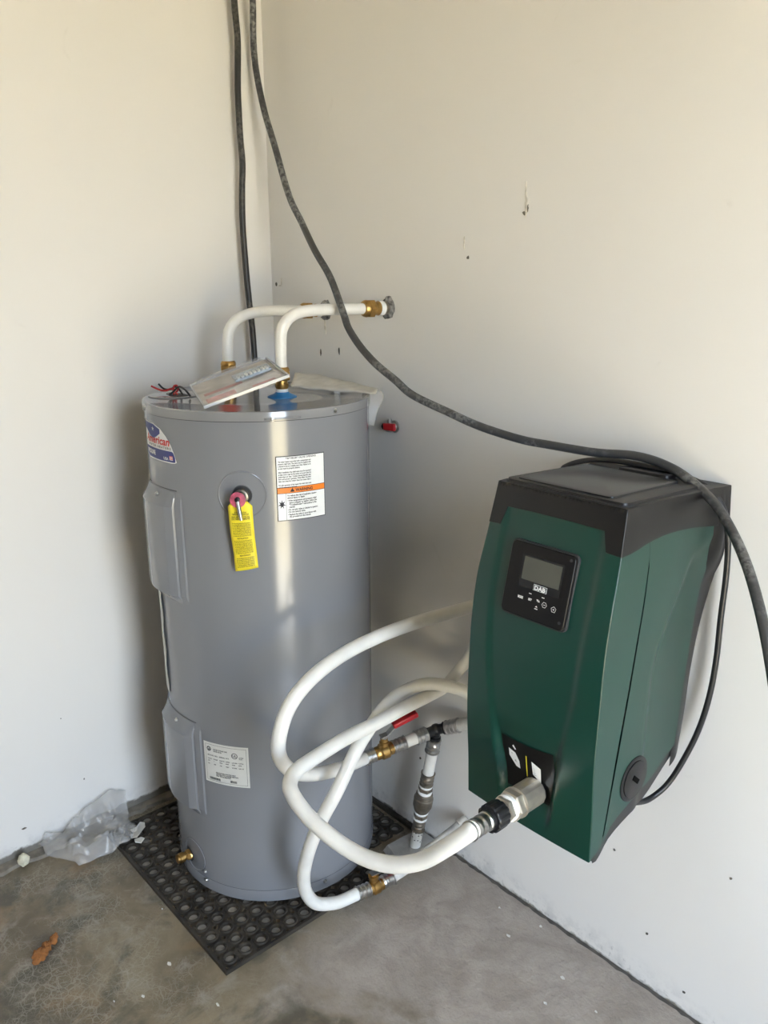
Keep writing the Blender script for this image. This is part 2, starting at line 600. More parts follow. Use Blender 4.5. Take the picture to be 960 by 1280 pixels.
boxes('door_step', [((RX + .001, DY0, -.25), (RX + .20, DY1, -.004))], MT['path'])
boxes('added_dark_strip', [((RX + .20, -14, -.25), (RX + .46, 12, -.07))], MT['drain'])  # unseen strip, added to put a dark band in the tank's reflection
boxes('footpath', [((RX + .46, -14, -.25), (RX + 1.10, 12, -.05))], MT['path'])

# narrow strip of bare screed at the foot of the left wall, dark joint at the foot of the back wall
def ragged_strip(name, along, n, w0, w1, h, m, seed):
    rnd = random.Random(seed)
    bm = bmesh.new()
    lo, hi = along
    P = []
    for i in range(n + 1):
        t = lo + (hi - lo) * i / n
        w = rnd.uniform(w0, w1)
        P.append((t, w))
    rows = []
    for t, w in P:
        if name == 'trim_1':
            rows.append([bm.verts.new(q) for q in ((0, t, h), (w, t, h * .8), (w + .004, t, 0))])
        else:
            rows.append([bm.verts.new(q) for q in ((t, 0, h), (t, -w, h * .8), (t, -w - .003, 0))])
    for a, b in zip(rows, rows[1:]):
        for k in range(2):
            bm.faces.new((a[k], b[k], b[k + 1], a[k + 1]))
    return obj(name, bm, m, kind='structure', weld=False)

ragged_strip('trim_1', (-2.4, -.001), 110, .020, .034, .010, MT['kerb'], 3)
ragged_strip('trim_2', (0.001, 2.5), 200, .0003, .0048, .004, MT['joint'], 5)

# marks on the back wall: chips and plugged nail holes, each proud or sunk by a hair
def wall_mark(name, x, z, w, h, m, seed, t=.0016):
    rnd = random.Random(seed)
    bm = bmesh.new()
    n = 11
    f = [bm.verts.new((x + w * (1 + rnd.uniform(-.35, .35)) * math.cos(2 * math.pi * k / n), -t, z + h * (1 + rnd.uniform(-.35, .35)) * math.sin(2 * math.pi * k / n))) for k in range(n)]
    b = [bm.verts.new((x + (v.co.x - x) * 1.3, 0.0005, z + (v.co.z - z) * 1.3)) for v in f]
    bm.faces.new(f)
    for k in range(n):
        bm.faces.new((f[k], f[(k + 1) % n], b[(k + 1) % n], b[k]))
    return obj(name, bm, m, wall_back, weld=False)

for i, (x, z, w, h, m) in enumerate([(0.872, 1.548, .004, .003, 'dust'), (0.876, 1.562, .003, .016, 'dent'), (0.880, 1.556, .0012, .006, 'dust'), (0.874, 1.585, .001, .014, 'dent'),
                                     (0.022, 1.416, .004, .004, 'dust'), (0.047, 1.42, .0015, .009, 'dent'), (0.040, 1.412, .006, .0015, 'dent'),
                                     (0.214, 1.245, .0022, .007, 'dust'), (0.291, 1.253, .002, .008, 'dust'), (0.236, 1.315, .003, .018, 'dent'),
                                     (0.727, 1.469, .0025, .003, 'dust'), (0.716, 1.50, .0015, .010, 'dent'), (0.829, .645, .004, .0035, 'dust'), (0.835, .614, .002, .002, 'dust'),
                                     (1.05, .35, .002, .003, 'dust'), (1.18, .28, .0018, .002, 'dust'), (1.27, .13, .0025, .002, 'dust'), (1.42, .36, .002, .002, 'dust'), (1.36, .05, .003, .002, 'dust'),
                                     (0.60, .22, .003, .003, 'dust'), (0.86, .27, .0015, .004, 'dent')]):
    wall_mark('wall_scuff', x, z, w, h, MT[m], i)
def left_mark(y, z, w, h, seed):
    rnd = random.Random(seed)
    bm = bmesh.new()
    vs = [bm.verts.new((.0016, y + w * rnd.uniform(.7, 1.2) * math.cos(k * .7), z + h * rnd.uniform(.7, 1.2) * math.sin(k * .7))) for k in range(9)]
    bm.faces.new(vs)
    o = obj('wall_scuff', bm, MT['dust'], bpy.data.objects['wall_left'], weld=False)
left_mark(-.823, .084, .007, .003, 40)
left_mark(-.66, .155, .002, .003, 41)
left_mark(-.70, .35, .0015, .002, 42)

# ------------------------------------------------------------------ rubber mat with moulded rings
mat_t = .012
MX0, MX1, MY0, MY1 = .056, .668, -.639, -.012
PITCH_M = .0400
def build_mat():
    bm = bmesh.new()
    nx, ny = int((MX1 - MX0 - .012) / PITCH_M), int((MY1 - MY0 - .012) / PITCH_M)
    x0 = MX1 - .0075 - nx * PITCH_M
    y0 = MY0 + .006
    seg = 16
    H = PITCH_M / 2
    rs = .0040                                # quarter of the small hole between four rings
    for i in range(nx):
        for j in range(ny):
            cx, cy = x0 + (i + .5) * PITCH_M, y0 + (j + .5) * PITCH_M
            if math.hypot(cx - .3673, cy + .2982) < .185:
                continue
            if cx > .585 and cy > -.150:
                continue                      # cut away round the riser
            if False:
                continue                      # nothing of the mat shows under the middle of the tank
            outer, ring1, ring2, inner, foot = [], [], [], [], []
            for k in range(seg):
                th = 2 * math.pi * (k + .5) / seg
                c, s = math.cos(th), math.sin(th)
                d = H / max(abs(c), abs(s))
                px, py = c * d, s * d
                # stay out of the small corner hole
                qx, qy = H - abs(px), H - abs(py)
                if math.hypot(qx, qy) < rs * 1.6:
                    d = (H * math.sqrt(2) - rs * 1.25)
                    px, py = c * d, s * d
                outer.append(bm.verts.new((cx + px, cy + py, .0075)))
                for lst, r, z in ((ring1, .0172, .0075), (ring2, .0162, mat_t), (inner, .0128, mat_t), (foot, .0112, .0006)):
                    lst.append(bm.verts.new((cx + c * r, cy + s * r, z)))
            # low step inside each cup
            step = [bm.verts.new((v.co.x * .93 + cx * .07, v.co.y * .93 + cy * .07, .006)) for v in inner]
            step2 = [bm.verts.new((v.co.x * .78 + cx * .22, v.co.y * .78 + cy * .22, .0055)) for v in inner]
            for a, b in ((outer, ring1), (ring1, ring2), (ring2, inner), (inner, step), (step, step2), (step2, [None])):
                if b[0] is None:
                    f = bm.faces.new(a)
                    f.material_index = 1
                    continue
                for k in range(seg):
                    k2 = (k + 1) % seg
                    bm.faces.new((a[k], a[k2], b[k2], b[k]))
            for v in foot:
                bm.verts.remove(v)
    # raised rim all round
    def rim(a, b):
        add_box(bm, a, b)
    rim((MX0, MY0, 0), (MX1, MY0 + .006, .0095))
    rim((MX1 - .006, MY0 + .006, 0), (MX1, -.150, .0095))
    rim((MX1 - .0078, MY0 + .006, 0), (MX1 - .006, -.150, .006))
    rim((MX0, MY1 - .006, 0), (.585, MY1, .0095))
    rim((MX0, MY0 + .006, 0), (x0 - .0005, MY1 - .006, .0085))
    for v in bm.verts:
        v.co -= Vector((0, 0, 0))
    o = obj('rubber_mat', bm, [MT['rubber'], MT['matdust']], loc=(.36, -.33, 0), weld=False)
    return tag(o, 'black rubber ring mat on the concrete floor under the grey water heater', 'mat')
build_mat()

# ------------------------------------------------------------------ water heater
TX, TY, TR, TZ0, TZ1 = .3673, -.2982, .2513, mat_t, 1.175
heater = thing('water_heater', 'tall grey cylindrical electric water heater standing on the black ring mat in the corner', 'water heater', (TX, TY, TZ0))

def cyl(az, z, off=0.0):
    a = math.radians(az)
    return Vector((TX + (TR + off) * math.cos(a), TY + (TR + off) * math.sin(a), z))

def cyl_uv(az0, z0, off):
    """place(u, v): u metres to the right round the jacket from az0, v metres up from z0"""
    return lambda u, v: cyl(az0 + math.degrees(u / TR), z0 + v, off)

C0 = (TX, TY, 0)
lathe('tank_body', (TX, TY, TZ0), (0, 0, 1), [(0.0, TR - .004), (.003, TR + .0012), (.030, TR + .0016), (.032, TR + .0004), (.034, TR), (1.143, TR)], MT['tank'], heater, seg=128)
lathe('bottom_seam', (TX, TY, .0435), (0, 0, 1), [(0, TR + .0006), (.0012, TR + .0006)], MT['seam'], heater, seg=128, cap=False)
lathe('lid_seam', (TX, TY, 1.1545), (0, 0, 1), [(0, TR + .0016), (.0016, TR + .0016)], MT['seam'], heater, seg=128, cap=False)
lathe('lid', (TX, TY, 1.1555), (0, 0, 1), [(0, TR + .0005), (.0005, TR + .0030), (.016, TR + .0030), (.0185, TR + .0022), (.0195, TR), (.0195, TR - .005), (.0180, TR - .008), (.0185, .12), (.019, .001)], MT['lid'], heater, seg=128)

def screw(az, z, off, r=.0042, parent=heater, m='steel'):
    n = cyl(az, z, 1) - cyl(az, z, 0)
    return lathe('screw', cyl(az, z, off - .001), n, [(0, r * 1.25), (.0018, r * 1.25), (.002, r), (.0042, r * .75), (.005, .0005)], MT[m], parent, seg=12)

for az, z in ((-104.5, 1.163), (5, 1.165), (-76.5, .0385), (-8, .036)):
    screw(az, z, .0028)
# overlap joint of the lid band, held by a screw
bm = bmesh.new()
grid(bm, lambda u, v: cyl(-28 + math.degrees((u) / TR), 1.158 + v, .0046), lin(-.012, .062, 10), lin(0, .0045, 2))
solid(obj('lid_joint', bm, MT['lid'], heater, weld=False), .0018)
screw(-27.2, 1.160, .0040)

# access panels: stepped raised covers
def access_panel(az_c, z0, z1, half, name='access_panel'):
    prof = [(-half, .0005), (-half + .6, .004), (-half + 4.0, .0065), (-half + 4.4, .0040), (-half + 4.9, .0100), (-half + 8.2, .0175), (-half + 8.7, .0185)]
    az = [(p, o) for p, o in prof] + [(0, .0210)] + [(-p, o) for p, o in reversed(prof)]
    bm = bmesh.new()
    h = z1 - z0
    vs = [(0, 0), (.004, .18), (.010, .35), (.020, 1.0), (h - .030, 1.0), (h - .012, .42), (h - .005, .22), (h, 0)]
    dense = []
    for (a, oa), (b, ob) in zip(az, az[1:]):
        for k in range(3):
            dense.append((a + (b - a) * k / 3, oa + (ob - oa) * k / 3))
    dense.append(az[-1])
    V = [[bm.verts.new(cyl(az_c + a, z0 + v, max(.0004, o * s))) for v, s in vs] for a, o in dense]
    for i in range(len(V) - 1):
        for j in range(len(vs) - 1):
            bm.faces.new((V[i][j], V[i + 1][j], V[i + 1][j + 1], V[i][j + 1]))
    p = obj(name, bm, MT['tank'], heater, sharp=18, weld=False)
    # dark slot above the panel and its screw
    b2 = bmesh.new()
    grid(b2, lambda u, v: cyl(az_c + u, z1 + .003 + v, .0006), lin(-half + 3, half - 3, 14), [0, .0022])
    obj('panel_slot', b2, MT['seam'], p, weld=False)
    screw(az_c + 5.0, z1 - .010, .0085, .004, p)
    return p
access_panel(-97.0, .748, .998, 22.5)
access_panel(-96.0, .217, .458, 23.0)

# tall sticker wrapped on the left flank, its edge peeling
bm = bmesh.new()
grid(bm, lambda a, z: cyl(a, z, .0012 + .0035 * sstep(-104, -100.5, a) * (1 + .6 * math.sin(z * 70))), lin(-128, -101.2, 14), lin(.492, .742, 14))
stk = obj('side_sticker', bm, MT['cream'], heater, weld=False, label='pale tall sticker with a lifting edge')
bm = bmesh.new()
for z in (.52, .60, .69):
    add_rect(bm, -.018, z, -.002, z + .012, lambda u, v: cyl(-101.4 + math.degrees(u / TR), v, .0075 if u > -.006 else .0045))
obj('sticker_print', bm, MT['ink'], stk, weld=False, kind='stuff')

# brand sticker
bz = 1.0600
place = (lambda f: (lambda u, v: f(u, v * .84)))(cyl_uv(-106.5, bz, .0008))
def up_edge(u):
    return interp([(0, .094), (.055, .093), (.085, .083), (.105, .066), (.120, .046), (.133, .012), (.1345, .004)], u)
def lo_edge(u):
    return interp([(0, .010), (.02, .0), (.118, .0), (.128, .001), (.1345, .004)], u)
bm = bmesh.new()
us = lin(0, .1345, 40)
def bandpatch(bm, f0, f1, us, pl):
    V = [(bm.verts.new(pl(u, f0(u))), bm.verts.new(pl(u, f1(u)))) for u in us]
    for a, b in zip(V, V[1:]):
        if (a[0].co - a[1].co).length < 1e-7 and (b[0].co - b[1].co).length < 1e-7:
            continue
        bm.faces.new((a[0], b[0], b[1], a[1]))
bandpatch(bm, lo_edge, up_edge, us, place)
brand = obj('brand_sticker', bm, MT['white'], heater, weld=False, label='white and navy brand sticker with red lettering')
place2 = (lambda f: (lambda u, v: f(u, v * .84)))(cyl_uv(-106.5, bz, .0012))
bm = bmesh.new()
bandpatch(bm, lambda u: max(.003, lo_edge(u) + .002), lambda u: min(.030, up_edge(u) - .002), lin(0.002, .131, 30), place2)
bandpatch(bm, lambda u: .075 - .02 * sstep(0, .05, u) * (1 - sstep(.05, .1, u)) + .000, lambda u: up_edge(u) - .003, lin(.0, .083, 24), place2)
obj('navy_field', bm, MT['navy'], brand, weld=False)
place3 = (lambda f: (lambda u, v: f(u, v * .84)))(cyl_uv(-106.5, bz, .0016))
bm = bmesh.new()
add_text(bm, 'American', .0285, lambda x, y: place3(.008 + x, .043 + y), bold=.022, shear=.25, width=.110)
obj('lettering', bm, MT['logored'], brand, weld=False, sharp=0, kind='stuff')
bm = bmesh.new()
add_text(bm, 'WATER HEATERS', .0085, lambda x, y: place3(.022 + x, .0335 + y), bold=.012, spacing=1.25, width=.098)
obj('lettering', bm, MT['ink'], brand, weld=False, sharp=0, kind='stuff')
bm = bmesh.new()
add_text(bm, 'PROLINE', .0165, lambda x, y: place3(.012 + x, .0125 + y), bold=.03, width=.045)
add_text(bm, 'USA', .0100, lambda x, y: place3(.092 + x, .0070 + y), bold=.03, width=.017)
add_poly(bm, [(.052 + (.0065 if k % 2 == 0 else .0026) * math.sin(math.pi * k / 5), .078 + (.0065 if k % 2 == 0 else .0026) * math.cos(math.pi * k / 5)) for k in range(10)], place3)
for k in range(3):
    add_rect(bm, .113, .008 + k * .0036, .124, .0097 + k * .0036, place3)
obj('lettering', bm, MT['white'], brand, weld=False, sharp=0, kind='stuff')
bm = bmesh.new()
for k in range(3):
    add_rect(bm, .113, .0097 + k * .0036, .124, .0116 + k * .0036, place3)
obj('flag_stripe', bm, MT['logored'], brand, weld=False, sharp=0, kind='stuff')

# warning label
WAZ, WZ = -26.4, .9470
ww, wh = math.radians(24.4) * TR, .136
pl = lambda off: cyl_uv(WAZ, WZ, off)
bm = bmesh.new()
grid(bm, pl(.0006), lin(0, ww, 14), [0, wh])
wl = obj('warning_label', bm, MT['ink'], heater, weld=False, label='white warning label with an orange band and black print')
bm = bmesh.new()
grid(bm, pl(.0009), lin(.0016, ww - .0016, 14), [.0016, .0578])
grid(bm, pl(.0009), lin(.0016, ww - .0016, 14), [.0712, wh - .0016])
obj('label_field', bm, MT['white'], wl, weld=False)
bm = bmesh.new()
grid(bm, pl(.0009), lin(.0016, ww - .0016, 14), [.0588, .0702])
obj('orange_band', bm, MT['orange'], wl, weld=False)
p4 = pl(.0013)
bm = bmesh.new()
add_text(bm, 'T&P RELIEF VALVE OPENING', .0052, lambda x, y: p4(ww / 2 + x, wh - .0065 + y), align='CENTER', bold=.02, width=.066)
lines = ['This water heater is provided with a temperature and', 'pressure relief valve. The valve must be installed with', 'a discharge line to a suitable open drain. Failure to do', 'so can result in property damage.', '',
         'After installation the relief valve must be operated', 'at least once a year by the owner to be sure that the', 'waterways are clear. Certain mineral deposits may', 'form and prevent operation. When lifting the lever', 'take care that hot water does not cause injury.', '',
         'For safe operation of the heater the relief valve must', 'not be removed or plugged.']
y = wh - .0130
for s in lines:
    if s:
        add_text(bm, s, .0047, lambda x, yy: p4(.0045 + x, y + yy), bold=.030, width=ww - .010 if len(s) > 36 else None, stretch=.72)
    y -= .0046 if s else .0036
add_text(bm, 'WARNING', .0088, lambda x, yy: p4(ww / 2 + .005 + x, .0612 + yy), align='CENTER', bold=.03, width=.038)
add_poly(bm, [(.0275, .0608), (.0375, .0608), (.0325, .0690)], p4)
for s, yy0 in (('To reduce the risk of explosion causing', .0515), ('serious injury or death:', .0468), ('\u2022 If the temperature and pressure relief', .0410), ('   valve is dripping or leaking, follow the', .0364), ('   "Troubleshooting" instructions in the', .0318), ('   manual.', .0272),
               ('\u2022 Do not plug valve or discharge opening.', .0215), ('\u2022 Do not remove valve.', .0168), ('\u2022 Replace the valve in accordance with', .0112), ('   the procedure in the manual.', .0066)):
    add_text(bm, s, .0050, lambda x, yy: p4(.0215 + x, yy0 + yy), bold=.035, stretch=.80)
add_rect(bm, .0185, .0016, .0191, .0580, p4)
# burst emblem
pts = []
for k in range(14):
    a = math.pi * 2 * k / 14
    r = .0086 if k % 2 == 0 else .0034
    pts.append((.0100 + r * math.sin(a), .0355 + r * 1.2 * math.cos(a)))
add_poly(bm, pts, p4)
obj('lettering', bm, MT['ink'], wl, weld=False, sharp=0, kind='stuff')

# rating plate
RAZ, RZ0 = -71.6, .3215
rw, rh = math.radians(25.5) * TR, .1030
pl5 = lambda off: cyl_uv(RAZ, RZ0, off)
bm = bmesh.new()
grid(bm, pl5(.0006), lin(0, rw, 14), [0, rh])
rp_ = obj('rating_plate', bm, MT['cream'], heater, weld=False, label='pale rating plate with round certification marks and small print')
p6 = pl5(.0011)
bm = bmesh.new()
b_ = .005
for a in ((b_, b_, rw - b_, b_ + .0006), (b_, rh - b_ - .0006, rw - b_, rh - b_), (b_, b_, b_ + .0006, rh - b_), (rw - b_ - .0006, b_, rw - b_, rh - b_)):
    add_rect(bm, *a, p6, n=6 if a[2] - a[0] > .05 else 1)
add_ring(bm, .0145, .0865, .0036, .0058, p6)
add_text(bm, 'A', .0080, lambda x, yy: p6(.0125 + x, .0830 + yy), bold=.04)
add_ring(bm, .0790, .0790, .0058, .0073, p6)
add_text(bm, 'UL', .0080, lambda x, yy: p6(.0790 + x, .0762 + yy), align='CENTER', bold=.03)
add_text(bm, 'LISTED\n1C43', .0036, lambda x, yy: p6(.0890 + x, .0745 + yy), bold=.03)
add_text(bm, 'ELECTRIC STORAGE TANK\nWATER HEATER', .0046, lambda x, yy: p6(.026 + x, .0850 + yy), bold=.025, width=.036)
add_text(bm, 'MODEL NO.  SERIAL NO.', .0044, lambda x, yy: p6(.010 + x, .0690 + yy), bold=.025, width=.056)
for row, yy0 in ((('VOLTS', 'PHASE', 'WATTS', 'UPPER', 'LOWER', 'TOTAL'), .0600), (('240', '1', '4500', '4500', '4500', '4500'), .0545), (('PSI', '300', '150', 'TEST', 'WORK', 'GAL 40'), .0470)):
    for k, s in enumerate(row):
        add_text(bm, s, .0038, lambda x, yy: p6(.010 + k * .0155 + x, yy0 + yy), bold=.03)
add_text(bm, 'FOR POTABLE WATER ONLY\nSUITABLE FOR WATER HEATING\nAND SPACE HEATING', .0042, lambda x, yy: p6(.030 + x, .0270 + yy), bold=.03, width=.056)
rnd = random.Random(4)
x = .012
while x < .040:
    w = rnd.choice((.0004, .0006, .001))
    add_rect(bm, x, .0080, x + w, .0145, p6)
    x += w + rnd.choice((.0004, .0007))
x = .066
while x < .082:
    w = rnd.choice((.0005, .0008, .0012))
    add_rect(bm, x, .0085, x + w, .0145, p6)
    x += w + rnd.choice((.0004, .0007))
obj('lettering', bm, MT['ink'], rp_, weld=False, sharp=0, kind='stuff')

# relief valve in its round recess
VAZ, VZ = -42.3, 1.0060
vn = (cyl(VAZ, VZ, 1) - cyl(VAZ, VZ, 0)).normalized()
ve = Vector((-math.sin(math.radians(VAZ)), math.cos(math.radians(VAZ)), 0))
vz = Vector((0, 0, 1))
def disc_on_tank(name, az, z, prof, m, parent=heater, n=40):
    """rings of (radius, offset) that follow the jacket's curve"""
    bm = bmesh.new()
    prev = None
    for r, off in prof:
        ring = []
        for k in range(n):
            th = 2 * math.pi * k / n
            ring.append(bm.verts.new(cyl(az + math.degrees(r * math.cos(th) / TR), z + r * math.sin(th), off)))
        if prev:
            for k in range(n):
                bm.faces.new((prev[k], prev[(k + 1) % n], ring[(k + 1) % n], ring[k]))
        prev = ring
    return obj(name, bm, m, parent, weld=False, sharp=30)
rv = disc_on_tank('valve_escutcheon', VAZ, VZ, [(.0505, .0001), (.0500, .0022), (.0485, .0028), (.0470, .0016), (.0215, .0012), (.0205, .0030), (.0195, .0010)], MT['tank'])
disc_on_tank('valve_hole', VAZ, VZ - .001, [(.0200, .0009), (.0001, .0008)], MT['seam'])
valve = lathe('relief_valve', cyl(VAZ, VZ, -.004), vn, [(0, .0135), (.010, .0135), (.011, .0150), (.020, .0150), (.021, .0115), (.034, .0110)], MT['bronze'], heater, seg=20)
lathe('pink_disc', cyl(VAZ, VZ, .030) + ve * -.003 - vz * .002, vn + vz * .12, [(0, .0150), (.0015, .0158), (.0035, .0158), (.0045, .0120), (.0050, .0085)], MT['pink'], valve, seg=24, label='pink stamped washer')
bm = bmesh.new()
l0 = cyl(VAZ, VZ, .037) + ve * -.003
l1 = cyl(VAZ, VZ - .041, .043) + ve * .004
add_tube(bm, [l0, l0 * .7 + l1 * .3, l0 * .3 + l1 * .7, l1], [.0035, .0042, .0040, .0032], 10)
obj('valve_lever', bm, MT['steel'], valve, label='steel test lever')
lathe('lever_pivot', l0 - vn * .003, vn, [(0, .0050), (.006, .0050), (.007, .003)], MT['blackpl'], valve, seg=12)

# drain valve near the floor
disc_on_tank('drain_escutcheon', -86.5, .0875, [(.0420, .0002), (.0415, .0022), (.0400, .0026), (.0380, .0012), (.0165, .0010)], MT['tank'])
disc_on_tank('drain_slot', -86.5, .0875, [(.0428, .0004), (.0418, .0006)], MT['seam'])
disc_on_tank('drain_hole', -92, .076, [(.0190, .0013), (.0001, .0012)], MT['seam'])
screw(-76.8, .0620, .0030, .0035)
dn = (cyl(-93.5, .0, 1) - cyl(-93.5, .0, 0)).normalized()
dv = lathe('drain_valve', cyl(-91, .0775, -.012), dn, [(0, .0085), (.014, .0085), (.015, .0130), (.022, .0130), (.023, .0100), (.030, .0095), (.031, .0125), (.041, .0125), (.042, .0105), (.0475, .0105), (.048, .007)], MT['brass'], heater, seg=18)
lathe('drain_stem', cyl(-91, .0775, .008) + Vector((.010, 0, .004)), Vector((.75, -.5, .35)), [(0, .0075), (.006, .0075), (.007, .0045), (.010, .0045)], MT['brass'], dv, seg=12)

# lid fittings: nipples, cable opening with wires
NR, NL = Vector((.425, -.272, 0)), Vector((.215, -.280, 0))
def lidz(dz):
    return Vector((0, 0, 1.1735 + dz))
lathe('blue_collar', NR + lidz(0), (0, 0, 1), [(0, .0330), (.002, .0325), (.008, .0190), (.011, .0150), (.012, .0140)], MT['blue'], heater, seg=32, label='blue plastic collar round the pipe nipple')
lathe('pipe_nipple', NR + lidz(.008), (0, 0, 1), [(0, .0120), (.016, .0120)], MT['steel'], heater, seg=20)
lathe('red_collar', NL + lidz(0), (0, 0, 1), [(0, .0330), (.002, .0325), (.008, .0190), (.012, .0140)], MT['logored'], heater, seg=32)
lathe('pipe_nipple', NL + lidz(.008), (0, 0, 1), [(0, .0120), (.016, .0120)], MT['steel'], heater, seg=20)
WC = Vector((.232, -.432, 1.1738))
lathe('wiring_cover', WC, (0, 0, 1), [(0, .062), (.0016, .0615), (.0024, .058), (.0026, .001)], MT['lid'], heater, seg=40)
bm = bmesh.new()
add_disc(bm, 0, 0, .030, lambda x, y: WC + Vector((x * 1.35 + .014, y * .6 - .004, .0031)), 28)
obj('wiring_opening', bm, MT['seam'], heater, weld=False)
bm = bmesh.new()
add_ring(bm, 0, 0, .0600, .0635, lambda x, y: WC + Vector((x, y, .0004)), 48)
obj('wiring_groove', bm, MT['seam'], heater, weld=False)
w0 = Vector((.250, -.437, 1.177))
tube('wire', [w0, (.242, -.446, 1.190), (.232, -.455, 1.186), (.218, -.464, 1.187), (.206, -.478, 1.196)], .0022, MT['redwire'], heater, seg=8, label='red insulated wire')
tube('wire', [(.262, -.430, 1.177), (.250, -.438, 1.195), (.236, -.448, 1.188), (.226, -.458, 1.190), (.217, -.465, 1.2005)], .0022, MT['cord'], heater, seg=8, label='black insulated wire')
tube('wire', [(.300, -.432, 1.178), (.283, -.436, 1.192), (.263, -.440, 1.196), (.248, -.446, 1.184), (.240, -.452, 1.177)], .0024, MT['cord'], heater, seg=8, label='black insulated wire')
tube('wire', [(.246, -.444, 1.177), (.252, -.446, 1.196), (.258, -.441, 1.198), (.252, -.437, 1.186), (.240, -.442, 1.180)], .0022, MT['redwire'], heater, seg=8, label='red insulated wire')
bm = bmesh.new()
add_obox(bm, (.462, -.145, 1.1765), Vector((1, .3, 0)).normalized(), Vector((-.3, 1, 0)).normalized(), Vector((0, 0, 1)), .012, .009, .005)
bevel(obj('lid_clip', bm, MT['cream'], heater), .001)

# hang tag on the relief valve
ht = thing('hang_tag', 'long yellow printed tag hanging from the relief valve', 'tag', tuple(cyl(VAZ, VZ - .02, .03)))
def tagp(u, v):
    """u -1..1 across, v 0 top .. 1 bottom"""
    z = 1.0000 - .145 * v
    azc = -42.4 + 1.2 * v * v + .3 * v
    half = 5.1 - .2 * v
    if v < .07:
        half *= .62 + .38 * v / .07
    return cyl(azc + half * u, z + .004 * u * v, .030 - .012 * v + .010 * sstep(.75, 1, v) + .004 * math.sin(3 * v) - .003 * u * u)
bm = bmesh.new()
grid(bm, tagp, lin(-1, 1, 9), [0, .035, .07] + lin(.12, 1, 18))
solid(obj('tag_sheet', bm, MT['yellow'], ht, weld=False), .0006)
bm = bmesh.new()
def tagtext(x, y):
    p = tagp(x, y)
    n = (p - Vector((TX, TY, p.z))).normalized()
    return p + n * .0009
rows = ['CAUTION', 'IMPORTANT INSTRUCTIONS', 'TEMPERATURE AND PRESSURE', 'RELIEF VALVE', 'DO NOT REMOVE', '']
body = ['this valve limits pressure and temperature', 'the discharge line must be the same size as', 'the valve outlet and must pitch downward', 'from the valve to a safe place of disposal', 'no reducing coupling or other restriction', 'may be installed in the discharge line', 'keep the line away from live electrical parts', 'lift the lever at least once every year', 'to make sure the waterways are clear']
v = .165
def tagline(s, v, h, wdt, bold):
    add_text(bm, s, h, lambda x, y: tagtext(x, v - y), align='CENTER', bold=bold, width=wdt)
for s, h, w in (('CAUTION INSTRUCTIONS', .030, 1.0), ('TEMPERATURE PRESSURE RELIEF VALVE', .036, 1.35), ('READ AND KEEP THIS TAG', .034, 1.45), ('DO NOT REMOVE', .044, 1.5)):
    tagline(s, v, h, w, .02)
    v += h * .98
for blk in range(3):
    v += .012
    for k, s in enumerate(body[: (9, 9, 6)[blk]]):
        tagline(s, v, .026, 1.50, .018)
        v += .0232
    if blk < 2:
        v += .016
        tagline(('INSTALLATION', 'MAINTENANCE')[blk], v, .030, .9, .03)
        v += .022
obj('lettering', bm, MT['tagink'], ht, weld=False, sharp=0, kind='stuff')

# ------------------------------------------------------------------ plumbing helpers
def press_sleeve(parent, p0, p1, r, name='press_sleeve', m='steel'):
    p0, p1 = Vector(p0), Vector(p1)
    L = (p1 - p0).length
    pr = [(0, r * .98), (.03, r * 1.10), (.10, r * 1.10), (.14, r), (.30, r), (.34, r * 1.07), (.42, r * 1.07), (.46, r * .98), (.58, r * .98),
          (.62, r * 1.07), (.72, r * 1.07), (.76, r), (.92, r), (.95, r * 1.14), (1, r * 1.14)]
    return lathe(name, p0, p1 - p0, [(t * L, q) for t, q in pr], MT[m], parent, seg=24)

def straight(name, p0, p1, r, m, parent, seg=20, **k):
    p0, p1 = Vector(p0), Vector(p1)
    return lathe(name, p0, p1 - p0, [(0, r), ((p1 - p0).length, r)], m, parent, seg=seg, **k)

